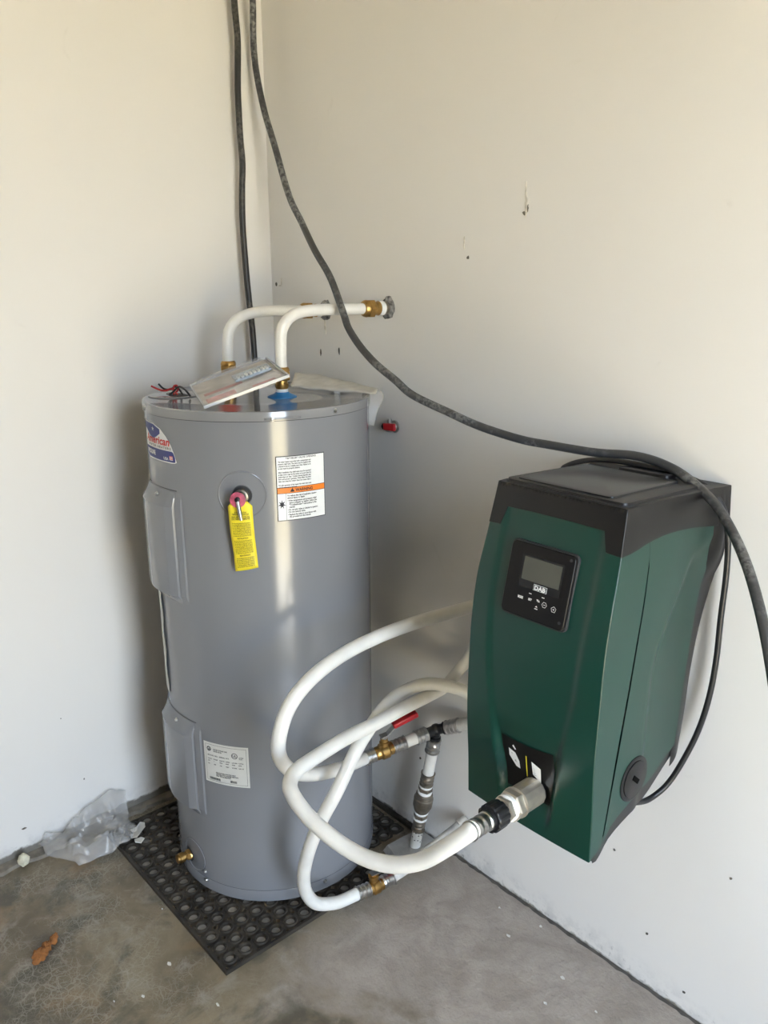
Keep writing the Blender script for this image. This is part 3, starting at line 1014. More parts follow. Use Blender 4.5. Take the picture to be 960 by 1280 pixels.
# ------------------------------------------------------------------ two pipes from the tank top to the back wall
def top_pipe(name, label, N, path, wallpt):
    t = thing(name, label, 'water pipe', (N.x, N.y, 1.19))
    R_ = .0128
    tube('pipe', path, R_, MT['pex'], t, seg=20, n=8, rel=3)
    z = Vector((0, 0, 1))
    lathe('tape_ring', N + z * 1.1845, z, [(0, .0135), (.006, .0138), (.0075, .012)], MT['teflon'], t)
    lathe('brass_body', N + z * 1.192, z, [(0, .0125), (.004, .0150), (.012, .0150), (.013, .0130), (.020, .0130)], MT['brass'], t)
    hexnut('compression_nut', N + z * 1.211, z, .020, .0205, MT['brass'], t)
    lathe('compression_ring', N + z * 1.231, z, [(0, .0185), (.006, .0175), (.009, .0150)], MT['brass'], t)
    w = Vector(wallpt)
    a = Vector((0, 1, 0))
    lathe('compression_ring', w + Vector((0, -.077, 0)), a, [(0, .0150), (.004, .0180), (.009, .0195)], MT['brass'], t)
    hexnut('compression_nut', w + Vector((0, -.068, 0)), a, .020, .0215, MT['brass'], t)
    lathe('brass_body', w + Vector((0, -.048, 0)), a, [(0, .0140), (.010, .0150), (.016, .0165), (.018, .0140)], MT['brass'], t)
    lathe('tape_ring', w + Vector((0, -.030, 0)), a, [(0, .0135), (.006, .0165), (.012, .0165), (.014, .013)], MT['teflon'], t)
    lathe('wall_socket', w + Vector((0, -.016, 0)), a, [(0, .0150), (.016, .0150)], MT['bronze'], t)
    # broken plaster round the hole
    rnd = random.Random(len(label))
    bm = bmesh.new()
    n = 22
    inner = [bm.verts.new(w + Vector((.0150 * math.cos(k * 2 * math.pi / n), -.006 - rnd.uniform(0, .003), .0150 * math.sin(k * 2 * math.pi / n)))) for k in range(n)]
    mid = [bm.verts.new(w + Vector((r * math.cos(k * 2 * math.pi / n), -rnd.uniform(.002, .006), r * 1.12 * math.sin(k * 2 * math.pi / n)))) for k, r in ((k, rnd.uniform(.0165, .0215)) for k in range(n))]
    out = [bm.verts.new(w + Vector((r * math.cos(k * 2 * math.pi / n), .0004, r * 1.12 * math.sin(k * 2 * math.pi / n)))) for k, r in ((k, rnd.uniform(.0215, .0265)) for k in range(n))]
    for a_, b_ in ((inner, mid), (mid, out)):
        for k in range(n):
            bm.faces.new((a_[k], a_[(k + 1) % n], b_[(k + 1) % n], b_[k]))
    obj('plaster_hole', bm, MT['holerim'], wall_back, weld=False, sharp=0)
    return t
MT['holerim'] = mat('broken_plaster', (0.20, 0.195, 0.185), .95, var=.75, scale=110, bump=.8)
top_pipe('water_pipe', 'white pipe bending from the blue collar on the tank to the fully visible wall hole', NR,
         [NR + Vector((0, 0, 1.235)), NR + Vector((0, .001, 1.285)), NR + Vector((.002, .006, 1.325)), NR + Vector((.006, .034, 1.352)), NR + Vector((.014, .080, 1.3605)), NR + Vector((.032, .150, 1.3615)), (.477, -.070, 1.362)], (.477, 0, 1.362))
top_pipe('water_pipe', 'white pipe rising behind the clear pack, rear one of the two tank-top pipes', NL,
         [NL + Vector((0, 0, 1.235)), NL + Vector((0, .001, 1.285)), NL + Vector((.001, .010, 1.318)), NL + Vector((.003, .040, 1.342)), NL + Vector((.006, .090, 1.352)), NL + Vector((.013, .150, 1.354)), (.236, -.070, 1.353)], (.238, 0, 1.352))

# ------------------------------------------------------------------ flexible pipes (runs taken from the room, in metres)
PATHS = {
    'PIPE_A': [(0.7985, -0.0317, 0.7191), (0.771, -0.0986, 0.7082), (0.7566, -0.1784, 0.7058), (0.7571, -0.2875, 0.7056), (0.7651, -0.3904, 0.6999), (0.7712, -0.4713, 0.6775), (0.7775, -0.5264, 0.642), (0.7767, -0.5505, 0.5878), (0.7634, -0.542, 0.5328), (0.7477, -0.5047, 0.4782), (0.7296, -0.4489, 0.4368), (0.7023, -0.3717, 0.3965), (0.6747, -0.2908, 0.3656), (0.6545, -0.2282, 0.3456)],
    'PIPE_B': [(1.237, -0.5185, 0.6227), (1.2046, -0.5324, 0.584), (1.1633, -0.5429, 0.5399), (1.1241, -0.5584, 0.5154), (1.0813, -0.5725, 0.5033), (1.0351, -0.5856, 0.503), (0.9856, -0.5976, 0.5138), (0.9341, -0.6031, 0.5264), (0.8872, -0.6012, 0.5445), (0.8588, -0.5844, 0.5486), (0.8416, -0.5558, 0.5508), (0.831, -0.5051, 0.5509), (0.8198, -0.4235, 0.5519), (0.8134, -0.338, 0.5492), (0.7885, -0.2312, 0.535), (0.7606, -0.1301, 0.5156), (0.7514, -0.0711, 0.5131), (0.7636, -0.023, 0.5569), (0.7872, -0.0148, 0.6055), (0.8079, -0.0179, 0.6536)],
    'PIPE_C': [(0.704, -0.304, 0.0382), (0.6989, -0.3409, 0.0385), (0.6976, -0.3704, 0.0462), (0.6977, -0.4201, 0.0759), (0.7042, -0.4518, 0.131), (0.7212, -0.466, 0.1997), (0.7466, -0.4672, 0.2762), (0.7715, -0.4544, 0.3504), (0.7949, -0.4291, 0.4212), (0.7901, -0.3752, 0.4868), (0.7728, -0.3208, 0.5132), (0.7585, -0.2648, 0.5352), (0.7481, -0.2103, 0.5438), (0.7554, -0.1534, 0.548), (0.7803, -0.1119, 0.5431), (0.8093, -0.071, 0.5259), (0.845, -0.0533, 0.5097)],
    'CABLE_2': [(0.0685, -0.0691, 2.0759), (0.0496, -0.06, 2.0004), (0.0608, -0.0632, 1.9271), (0.0939, -0.0666, 1.8319), (0.1376, -0.0697, 1.7464), (0.2213, -0.091, 1.6228), (0.2894, -0.1052, 1.5567), (0.3646, -0.1262, 1.4928), (0.4292, -0.1384, 1.4409), (0.4639, -0.1462, 1.4046), (0.5125, -0.1614, 1.3509), (0.5334, -0.1656, 1.3228), (0.5744, -0.1666, 1.2857), (0.6278, -0.1678, 1.2521), (0.6825, -0.1651, 1.2245), (0.7277, -0.1574, 1.1967), (0.8173, -0.1459, 1.171), (0.8919, -0.1335, 1.1501), (0.9736, -0.1113, 1.1334), (1.03, -0.0968, 1.1289), (1.1116, -0.0701, 1.1231), (1.1819, -0.0526, 1.1256), (1.2406, -0.052, 1.1186), (1.2954, -0.067, 1.1042), (1.3506, -0.0861, 1.0791), (1.3941, -0.1121, 1.0503), (1.4408, -0.1524, 1.0159), (1.4802, -0.1886, 0.9741), (1.5132, -0.2189, 0.9264), (1.5423, -0.2431, 0.8664), (1.568, -0.2612, 0.7929)],
    'BRANCH_R': [(0.7119, -0.0492, 0.3756), (0.7384, -0.0379, 0.3871), (0.7642, -0.0266, 0.4005), (0.7905, -0.0164, 0.4102), (0.8203, -0.0105, 0.4188)],
    'VALVE_UP': [(0.6545, -0.2282, 0.3456), (0.656, -0.2021, 0.348), (0.6606, -0.1731, 0.3487), (0.6706, -0.1381, 0.3495), (0.6836, -0.1054, 0.355), (0.6971, -0.0781, 0.3653), (0.7084, -0.0539, 0.3737)],
    'STUB': [(0.7084, -0.0539, 0.3737), (0.6501, -0.0672, 0.0022)],
    'LOW': [(0.704, -0.304, 0.0382), (0.7088, -0.2759, 0.0363), (0.7098, -0.2592, 0.0364), (0.7143, -0.2377, 0.0383), (0.7212, -0.213, 0.0413), (0.7272, -0.1631, 0.0506), (0.7392, -0.093, 0.0734), (0.7755, -0.0125, 0.1295)],
}
PR = .0145
V0, TEE = Vector(PATHS['VALVE_UP'][0]), Vector(PATHS['VALVE_UP'][-1])
ax = (TEE - V0).normalized()

pa = thing('pump_pipe', 'white flexible pipe of the widest loop, ending at the upper brass valve', 'water pipe', PATHS['PIPE_A'][0])
A = [(.812, -.012, .735)] + PATHS['PIPE_A'][:-1] + [tuple(V0 - ax * .004), tuple(V0 + ax * .006)]
tube('pipe', A, PR, MT['pex'], pa, seg=20)
lathe('brass_elbow', (.812, -.026, .728), (.25, 1, .35), [(0, .019), (.012, .021), (.020, .021), (.026, .014)], MT['bronze'], pa)

pc = thing('pump_pipe', 'white flexible pipe from the floor valve, crossing behind the pump inlet pipe', 'water pipe', PATHS['PIPE_C'][0])
LOW = [Vector(p) for p in PATHS['LOW']]
la = (LOW[4] - LOW[0]).normalized()
tube('pipe', [tuple(LOW[0] + la * .008)] + PATHS['PIPE_C'] + [(.93, -.045, .535), (1.03, -.040, .600), (1.122, -.040, .655)], PR, MT['pex'], pc, seg=20)

# ------------------------------------------------------------------ upper valve, tee, check valve
mf = thing('valve_manifold', 'brass valve, black tee and bronze check valve on the white riser pipe', 'pipe fitting', (.650, -.067, 0))
L = (TEE - V0).length
q = lambda t: V0 + ax * (t * L)
press_sleeve(mf, q(.11), q(-.045), .0158)
bv = lathe('valve_body', q(.10), ax, [(0, .0120), (.006, .0160), (.014, .0160), (.018, .0195), (.034, .0195), (.038, .0160), (.046, .0160), (.052, .012)], MT['brass'], mf)
lathe('valve_bonnet', q(.24) + Vector((0, 0, .010)), (0, 0, 1), [(0, .0120), (.014, .0115), (.016, .009), (.024, .009)], MT['brass'], bv, seg=20)
hexnut('stem_nut', q(.24) + Vector((0, 0, .033)), (0, 0, 1), .007, .0090, MT['steel'], bv)
h0 = q(.24) + Vector((.000, 0, .041))
h1 = h0 + ax * .020 + Vector((.003, 0, .020))
h2 = h1 + ax * .060 + Vector((.006, 0, .012))
bm = bmesh.new()
def bar(bm, a, b, w, t):
    d = (b - a).normalized()
    s = d.cross(Vector((0, 0, 1))).normalized()
    n = s.cross(d)
    add_obox(bm, (a + b) / 2, d, s, n, (b - a).length, w, t)
bar(bm, h0 - ax * .010, h0 + ax * .012, .018, .003)
bar(bm, h0 + ax * .008, h1 + (h2 - h1).normalized() * .012, .018, .0035)
lv = bevel(obj('valve_handle', bm, MT['steel'], bv, sharp=0), .001)
bm = bmesh.new()
bar(bm, h1, h2, .022, .013)
bevel(obj('handle_grip', bm, MT['red'], bv, sharp=30, label='red plastic handle grip'), .0035, 3)
press_sleeve(mf, q(.36), q(.545), .0158)
straight('pipe_stub', q(.53), q(.74), PR, MT['pex'], mf)
press_sleeve(mf, q(.86), q(.70), .0165)
# black tee
BR = [Vector(p) for p in PATHS['BRANCH_R']]
bd = (BR[2] - TEE).normalized()
SB = [Vector(p) for p in PATHS['STUB']]
sd = (SB[1] - SB[0]).normalized()
SL = (SB[1] - SB[0]).length
bm = bmesh.new()
add_lathe(bm, TEE - ax * .030, ax, [(0, .0150), (.006, .0150), (.008, .0120), (.030, .0125)], 20)
add_lathe(bm, TEE, bd, [(0, .0125), (.020, .0120), (.022, .0155), (.030, .0155)], 20)
add_lathe(bm, TEE, sd, [(0, .0125), (.018, .0120), (.020, .0155), (.028, .0155)], 20)
bmesh.ops.create_uvsphere(bm, u_segments=18, v_segments=12, radius=.0150, matrix=Matrix.Translation(TEE))
obj('tee', bm, MT['blackpl'], mf, weld=False)
press_sleeve(mf, TEE + bd * .028, TEE + bd * .062, .0165)
tube('pipe', [tuple(TEE + bd * .050), tuple(TEE + bd * .080)] + PATHS['BRANCH_R'][3:] + [(.90, -.0190, .455), (1.0, -.025, .520), (1.122, -.030, .610)], PR, MT['pexdirty'], mf, seg=18)
s = lambda t: SB[0] + sd * (t * SL)
press_sleeve(mf, s(.07), s(.17), .0165)
straight('pipe_stub', s(.15), s(.36), PR, MT['pex'], mf)
press_sleeve(mf, s(.44), s(.345), .0160, m='bronze')
lathe('thread_tape', s(.435), sd, [(0, .0150), (.004, .0172), (.008, .0165)], MT['teflon'], mf)
hexnut('check_valve_nut', s(.455), sd, .012, .0185, MT['bronze'], mf)
lathe('thread_tape', s(.485), sd, [(0, .0165), (.004, .0186), (.009, .0175)], MT['teflon'], mf)
lathe('check_valve', s(.505), sd, [(0, .0170), (.004, .0215), (.014, .0222), (.016, .0245), (.040, .0245), (.043, .0222), (.050, .0210), (.058, .0175)], MT['bronze'], mf)
lathe('thread_tape', s(.655), sd, [(0, .0170), (.004, .0186), (.009, .0165)], MT['teflon'], mf)
hexnut('check_valve_nut', s(.680), sd, .012, .0180, MT['bronze'], mf)
lathe('thread_tape', s(.712), sd, [(0, .0170), (.003, .0182), (.006, .0165)], MT['teflon'], mf)
press_sleeve(mf, s(.725), s(.82), .0150, m='bronze')
straight('riser_pipe', s(.80), s(.985), .0138, MT['pex'], mf)
bm = bmesh.new()
pts = [(s(.83 + .02 * (k // 2)) + Vector((0.0, 0, 0)), k) for k in range(10)]
for c, k in pts:
    a = math.radians(-100 + 34 * (k % 5))
    n = Vector((math.cos(a), math.sin(a), 0))
    t = n.cross(Vector((0, 0, 1)))
    add_obox(bm, c + n * .0138, t, n, Vector((0, 0, 1)), .0035, .0006, .0022)
obj('print_mark', bm, MT['ink'], mf, sharp=0, kind='stuff')

# mortar round the foot of the riser
bm = bmesh.new()
rnd = random.Random(12)
foot = [(.596, -.128), (.640, -.140), (.690, -.112), (.706, -.060), (.700, -.004), (.610, -.003), (.600, -.060)]
lo_ = [bm.verts.new((x, y, .0005)) for x, y in foot]
hi_ = [bm.verts.new((x * .86 + .65 * .14, y * .86 - .067 * .14, .0165)) for x, y in foot]
bm.faces.new(hi_)
for k in range(len(foot)):
    bm.faces.new((lo_[k], lo_[(k + 1) % len(foot)], hi_[(k + 1) % len(foot)], hi_[k]))
mp = obj('mortar_pad', bm, MT['mortar'], loc=(.65, -.067, 0), weld=False, sharp=30)
tag(mp, 'low grey mortar pad round the foot of the white riser pipe', 'mortar pad')

# ------------------------------------------------------------------ lower valve by the mat
lv_ = thing('floor_valve', 'low brass valve beside the mat joined to a dusty pipe from the wall', 'pipe fitting', tuple(LOW[2]))
press_sleeve(lv_, LOW[1] + la * .004, LOW[0] - la * .002, .0158)
vb = lathe('valve_body', LOW[1], la, [(0, .0120), (.004, .0155), (.010, .0155), (.013, .0185), (.026, .0185), (.030, .0155), (.038, .0155), (.042, .012)], MT['brass'], lv_)
lathe('valve_bonnet', LOW[2] + Vector((0, 0, .012)), (0, 0, 1), [(0, .0110), (.014, .0110), (.015, .0125), (.020, .0125), (.021, .008), (.026, .008)], MT['brass'], vb, seg=20)
bm = bmesh.new()
k0 = LOW[2] + Vector((0, 0, .038))
bar(bm, k0 - la * .008, k0 + la * .030, .016, .003)
obj('valve_handle', bm, MT['steel'], vb, sharp=0)
bm = bmesh.new()
bar(bm, k0 + la * .026, k0 + la * .078 + Vector((0, 0, -.014)), .020, .008)
bevel(obj('handle_grip', bm, MT['red'], vb, sharp=30, label='red plastic handle grip'), .003, 3)
press_sleeve(lv_, LOW[2] + la * .012, LOW[4] + la * .006, .0155)
tube('wall_pipe', [tuple(LOW[4] - la * .004)] + [tuple(p) for p in LOW[5:7]] + [(.776, -.012, .1295)], .0138, MT['pexdirty'], lv_, seg=18, label='dusty grey-white pipe end')
lathe('pipe_ferrule', (.770, -.030, .122), (.3, 1, .4), [(0, .0155), (.008, .0165), (.024, .0165), (.027, .012)], MT['pexdirty'], lv_)

# ------------------------------------------------------------------ small red valve on the wall behind the tank top
rvl = thing('wall_valve', 'small red-handled valve on the back wall beside the tank lid', 'valve', (.503, 0, 1.085))
lathe('valve_flange', (.503, -.0005, 1.085), (0, -1, 0), [(0, .0150), (.003, .0150), (.004, .010), (.014, .010)], MT['steel'], rvl)
hexnut('valve_body', (.503, -.013, 1.085), (0, -1, 0), .014, .0115, MT['steel'], rvl)
hexnut('side_nut', (.484, -.022, 1.086), (1, 0, .05), .010, .0085, MT['blackpl'], rvl)
lathe('valve_stem', (.506, -.022, 1.094), (0, 0, 1), [(0, .006), (.010, .006), (.011, .0045), (.013, .0045)], MT['steel'], rvl, seg=12)
bm = bmesh.new()
add_obox(bm, (.517, -.032, 1.089), Vector((1, -.05, .06)).normalized(), Vector((0, 1, 0)), Vector((-.06, 0, 1)).normalized(), .040, .009, .0175)
bevel(obj('valve_handle', bm, MT['red'], rvl, sharp=30, label='red plastic lever'), .003, 3)

# ------------------------------------------------------------------ pressure pump
XC = 1.205
DT = [(.53, .344), (.60, .346), (.70, .352), (.80, .350), (.88, .346), (.95, .336), (1.02, .318), (1.08, .304), (1.105, .2985)]
HT = [(.53, .1302), (.60, .1309), (.70, .1314), (.80, .1319), (.88, .1314), (.95, .1305), (1.02, .1270), (1.08, .1231), (1.105, .1215)]
ZT = 1.104
pump = thing('pressure_pump', 'green and black boxy water pressure pump mounted on the white back wall', 'water pump', (XC, 0, .53))
def u_in(z):
    return interp([(.55, .36), (.62, .42), (.70, .52), (.80, .64), (.90, .69), (1.04, .74)], z)
def front_pt(u, z, off=0.0, raw=False):
    hf, d = smooth_interp(HT, z), smooth_interp(DT, z)
    d += .0045 * (1 - u * u)
    if not raw:
        e = u_in(z)
        deep = .0032 + .011 * sstep(.74, .62, z)
        deep *= sstep(.535, .600, z) * sstep(1.075, 1.05, z) if z < .9 else 1
        d -= deep * sstep(e + .055, e - .055, abs(u))
    return Vector((XC + u * hf, -(d + off), z))
def zb_side(y):
    return smooth_interp([(-.346, .530), (-.313, .546), (-.287, .572), (-.230, .592), (-.173, .597), (-.110, .622), (-.06, .64)], y)
def y_seam(z):
    return -.238 - max(0, 1.003 - z) * .160
def y_rear(z):
    return smooth_interp([(.55, -.088), (.61, -.086), (.70, -.078), (.785, -.072), (.853, -.064), (.923, -.050), (.952, -.036), (1.02, -.034)], z)
def side_x(y, z, off=0.0):
    hf = smooth_interp(HT, z)
    k = sstep(-.24, -.05, y)
    hf -= .006 * k * sstep(1.03, .93, z)
    # shallow scallop behind the seam
    yl = -.205 + .11 * sstep(.80, 1.02, z)
    zt = 1.0
    hf -= .0045 * sstep(yl - .010, yl + .012, y) * sstep(zt, zt - .03, z - .25 * (y + .1))
    return hf + off
def band_front(u):
    a = abs(u)
    return 1.069 - .030 * sstep(.74, .80, a) - .004 * a * a
def band_side(y):
    return smooth_interp([(-.33, 1.034), (-.27, 1.040), (-.20, 1.045), (-.12, 1.040), (-.03, 1.026)], y)

# green front shell: front face plus the strip of each flank up to the seam
bm = bmesh.new()
us = lin(-1, 1, 71)
zs = lin(0, 1, 66)
def fz(u, t):
    zb = .5300 - .0 * u
    return zb + (band_front(u) + .006 - zb) * t
F = grid(bm, lambda u, t: front_pt(u, fz(u, t)), us, zs)
for sgn, col in ((-1, F[0]), (1, F[-1])):
    prev = col
    for k in range(1, 6):
        cur = []
        for i, v0 in enumerate(col):
            z = v0.co.z
            d = smooth_interp(DT, z)
            ys = y_seam(z) - .0001
            y = v0.co.y + (ys - v0.co.y) * k / 5
            zz = z
            lowz = zb_side(y)
            t = zs[i]
            zz = lowz + (band_side(y) + .006 - lowz) * t
            cur.append(bm.verts.new((XC + sgn * side_x(y, zz), y, zz)))
        for i in range(len(col) - 1):
            bm.faces.new((prev[i], prev[i + 1], cur[i + 1], cur[i]))
        prev = cur
fs = obj('front_shell', bm, MT['green'], pump, weld=False, sharp=30)
bevel(fs, .0016, 2, 50)

# green flank panels behind the seam
for sgn in (-1, 1):
    bm = bmesh.new()
    ts, ks = lin(0, 1, 50), lin(0, 1, 40)
    def side(k, t):
        z = .545 + (1.045 - .545) * t
        for _ in range(3):
            y = y_seam(z) + .0003 + (y_rear(z) - y_seam(z)) * k
            lowz = zb_side(y)
            z = lowz + (band_side(y) + .006 - lowz) * t
        return Vector((XC + sgn * side_x(y, z), y, z))
    grid(bm, side, ks, ts)
    obj('flank_panel', bm, MT['green'], pump, weld=False, sharp=40)

# charcoal back shell and base: inner hull that shows as a dark border round the green
bm = bmesh.new()
def back_half(z):
    return smooth_interp([(.50, .082), (.56, .084), (.66, .092), (.74, .095), (.84, .104), (.92, .117), (.963, .126), (1.075, .119), (1.09, .117)], z)
for sgn in (-1, 1):
    def bshell(k, t):
        # k 0: just behind the green edge, 1: at the wall
        z0 = .59 + (1.088 - .59) * t
        yr = y_rear(z0) - .006
        y = yr + (-.0015 - yr) * k
        flare = .010 * sstep(.93, .99, z0) * math.sin(math.pi * min(1, k * 1.2) * .75)
        x = side_x(yr, z0, -.0012) * (1 - k ** 1.6) + back_half(z0) * k ** 1.6 + flare
        return Vector((XC + sgn * x, y, z0))
    grid(bm, bshell, lin(0, 1, 10), lin(0, 1, 30))
# base strip under the flanks
    def base(k, t):
        y = -.338 + (-.085 + .338) * k
        z = zb_side(y) + .010 - (.034 + .008 * math.sin(math.pi * k)) * t * sstep(-.02, .06, k)
        return Vector((XC + sgn * (side_x(y, max(z, .53), -.0010 - .003 * t)), y, z))
    grid(bm, base, lin(0, 1, 26), lin(0, 1, 4))
# underside and rear cap
def under(u, k):
    y = -.338 + (-.0015 + .338) * k
    z = zb_side(min(y, -.085)) - .024 * sstep(-.02, .06, k) - .008 * math.sin(math.pi * min(1, k * 1.3)) * (1 if k < .77 else 0)
    hf = side_x(min(y, -.085), .56, -.0065) if y < -.085 else side_x(-.085, .6, -.0065) + (back_half(.59) - side_x(-.085, .6, -.0065)) * (y + .085) / .0835
    return Vector((XC + u * hf, y, z))
grid(bm, under, lin(-1, 1, 12), lin(0, 1, 24))
grid(bm, lambda u, t: Vector((XC + u * back_half(.59 + .498 * t), -.0015, .59 + .498 * t)), lin(-1, 1, 4), lin(0, 1, 20))
obj('back_shell', bm, MT['cover'], pump, weld=False, sharp=40)

# charcoal top cover
bm = bmesh.new()
OFF = .0012
def top_z(x, y):
    return ZT - .012 * sstep(-.30, -.02, y) + .006 * (1 - (x / .125) ** 2) * sstep(-.30, -.22, y) * sstep(0, -.05, y)
us2 = lin(-1, 1, 71)
ft = lin(0, 1, 9)
Fr = grid(bm, lambda u, t: front_pt(u, band_front(u) + (ZT - band_front(u)) * t, OFF, raw=True) if t < 1 else front_pt(u, ZT, OFF, raw=True), us2, ft)
# lower lip of the band turns in
for i in range(len(us2) - 1):
    a, b = Fr[i][0], Fr[i + 1][0]
    c = bm.verts.new(b.co + Vector((0, .006, .0)))
    d = bm.verts.new(a.co + Vector((0, .006, .0)))
    bm.faces.new((a, b, c, d))
for sgn, col in ((-1, Fr[0]), (1, Fr[-1])):
    prev = col
    y0 = col[0].co.y
    for k in range(1, 15):
        cur = []
        for i, t in enumerate(ft):
            ya = col[i].co.y
            y = ya + (-.002 - ya) * k / 14
            z = band_side(y) + (top_z(sgn * .1215, y) - band_side(y)) * t
            z = z if k > 2 else z * (k / 3) + col[i].co.z * (1 - k / 3)
            hf = side_x(y, z, OFF) + .008 * sstep(-.03, -.02, y)
            cur.append(bm.verts.new((XC + sgn * hf, y, z)))
        for i in range(len(ft) - 1):
            bm.faces.new((prev[i], prev[i + 1], cur[i + 1], cur[i]))
        prev = cur
# top skin
def topskin(u, k):
    fy = front_pt(u, ZT, OFF, raw=True).y
    y = fy + (-.002 - fy) * k
    z = top_z(u * .1215, y)
    hf = side_x(y, ZT if k == 0 else z, OFF) + (.008 * sstep(-.03, -.02, y) if k > 0 else 0)
    if k == 0:
        z = ZT
        hf = smooth_interp(HT, ZT)
    return Vector((XC + u * hf, y, z))
grid(bm, topskin, lin(-1, 1, 36), lin(0, 1, 15))
bmesh.ops.remove_doubles(bm, verts=bm.verts, dist=.0009)
tc_ = obj('top_cover', bm, MT['cover'], pump, weld=False, sharp=35)
bevel(tc_, .0015, 2, 50)
# hinge line between cover and back shell on the right flank
# glossy hatch on the top: raised frame, sunken lid
def hatch(x0, x1, y0, y1, h0, h1, inset, name, m, parent, rad=.010):
    bm = bmesh.new()
    def rr(ins, h, k=6):
        a0, a1, b0, b1 = x0 + ins, x1 - ins, y0 + ins, y1 - ins
        r = max(.002, rad - ins * .3)
        out = []
        for cx, cy, s in ((a1 - r, b1 - r, 0), (a0 + r, b1 - r, 1), (a0 + r, b0 + r, 2), (a1 - r, b0 + r, 3)):
            for i in range(k + 1):
                th = math.pi / 2 * (s + i / k)
                x, y = cx + r * math.cos(th), cy + r * math.sin(th)
                out.append(bm.verts.new((XC + x, y, top_z(x, y) + h)))
        return out
    A_, B_, C_ = rr(0, h0), rr(.0012, h1), rr(inset, h1 + .0008)
    for p_, q_ in ((A_, B_), (B_, C_)):
        for i in range(len(p_)):
            bm.faces.new((p_[i], p_[(i + 1) % len(p_)], q_[(i + 1) % len(p_)], q_[i]))
    bm.faces.new(C_)
    return obj(name, bm, m, parent, weld=False, sharp=30)
hatch(-.116, .117, -.2965, -.070, -.001, .0012, .004, 'hatch_groove', MT['seam'], pump, .014)
hl = hatch(-.1135, .1145, -.2940, -.073, .0005, .0052, .008, 'hatch_frame', MT['cover'], pump, .012)
hatch(-.097, .086, -.2860, -.088, .004, .0078, .006, 'hatch_lid', MT['gloss'], hl, .010)
hatch(-.050, .050, -.064, -.030, -.001, .0045, .004, 'rear_handle', MT['cover'], pump, .008)

# frame of the tilted control panel on the front
pz = .9655
O = front_pt(0.0, pz) + Vector((.0020, 0, 0))
tz = (front_pt(0, pz + .05) - front_pt(0, pz - .05)).normalized()
tx_ = Vector((1, 0, 0))
tn = tx_.cross(tz).normalized()
if tn.y > 0:
    tn = -tn
def pp(x, y, off=0.0):
    return O + tx_ * x + tz * y + tn * off
def rrect(w, h, r, k=5, cx=0.0, cy=0.0):
    out = []
    for sx, sy, s in ((1, 1, 0), (-1, 1, 1), (-1, -1, 2), (1, -1, 3)):
        for i in range(k + 1):
            th = math.pi / 2 * (s + i / k)
            out.append((cx + sx * (w / 2 - r) + r * math.cos(th), cy + sy * (h / 2 - r) + r * math.sin(th)))
    return out
def plate(name, outline, o0, o1, m, parent, bev=.0008, shrink=None, place=pp, label=None):
    bm = bmesh.new()
    lo = [bm.verts.new(place(x, y, o0)) for x, y in outline]
    hi = [bm.verts.new(place(x, y, o1)) for x, y in outline]
    bm.faces.new(hi)
    bm.faces.new(lo)
    for i in range(len(lo)):
        j = (i + 1) % len(lo)
        bm.faces.new((lo[i], lo[j], hi[j], hi[i]))
    o = obj(name, bm, m, parent, weld=False, sharp=30, label=label)
    if bev:
        bevel(o, bev)
    return o
plate('panel_gasket', rrect(.1275, .1230, .010, cx=-.004, cy=-.002), -.012, .0022, MT['seam'], pump, .0006)
cp = plate('control_panel', rrect(.1225, .1180, .009, cx=-.004, cy=-.002), -.004, .0068, MT['panel'], pump, .0015)
pf = lambda x, y: pp(x, y, .0072)
sx0, sx1, sy0, sy1 = -.0350, .0370, -.0005, .0360
bm = bmesh.new()
for a in ((-.0385, -.0130, .0405, sy0), (-.0385, sy1, .0405, .0392), (-.0385, sy0, sx0, sy1), (sx1, sy0, .0405, sy1)):
    add_rect(bm, *a, pf)
obj('screen_mask', bm, MT['gloss'], cp, weld=False, sharp=0, kind='stuff')
plate('display', [(sx0, sy0), (sx1, sy0), (sx1, sy1), (sx0, sy1)], .0030, .0073, MT['lcd'], cp, 0)
bm = bmesh.new()
pf2 = lambda x, y: pp(x, y, .0076)
add_rect(bm, -.0090, -.0125, .0170, -.0030, pf2)
obj('logo_plate', bm, MT['white'], cp, weld=False, sharp=0)
bm = bmesh.new()
pf3 = lambda x, y: pp(x, y, .0080)
add_rect(bm, -.0082, -.0118, .0162, -.0037, pf3)
obj('logo_field', bm, MT['ink'], cp, weld=False, sharp=0)
bm = bmesh.new()
pf4 = lambda x, y: pp(x, y, .0084)
add_text(bm, 'DAB', .0090, lambda x, y: pf4(.0040 + x, -.0110 + y), align='CENTER', bold=.05, width=.0215)
pf2 = lambda x, y: pp(x, y, .0074)
add_text(bm, 'MODE', .0052, lambda x, y: pf2(-.0300 + x, -.0315 + y), align='CENTER', bold=.06, width=.0100)
obj('lettering', bm, MT['white'], cp, weld=False, sharp=0, kind='stuff')
bm = bmesh.new()
add_text(bm, 'SET', .0048, lambda x, y: pf2(-.0110 + x, -.0305 + y), align='CENTER', bold=.04, width=.0070)
add_poly(bm, [(.0010, -.0250), (.0050, -.0250), (.0030, -.0285)], pf2)
add_poly(bm, [(.0040, -.0285), (.0080, -.0285), (.0060, -.0250)], pf2)
for x in (-.0125, .0125):
    add_rect(bm, x - .0026, -.0203, x + .0026, -.0189, pf2)
add_rect(bm, .0002, -.0410, .0062, -.0394, pf2)
add_poly(bm, [(.0010, -.0375), (.0054, -.0375), (.0032, -.0350)], pf2)
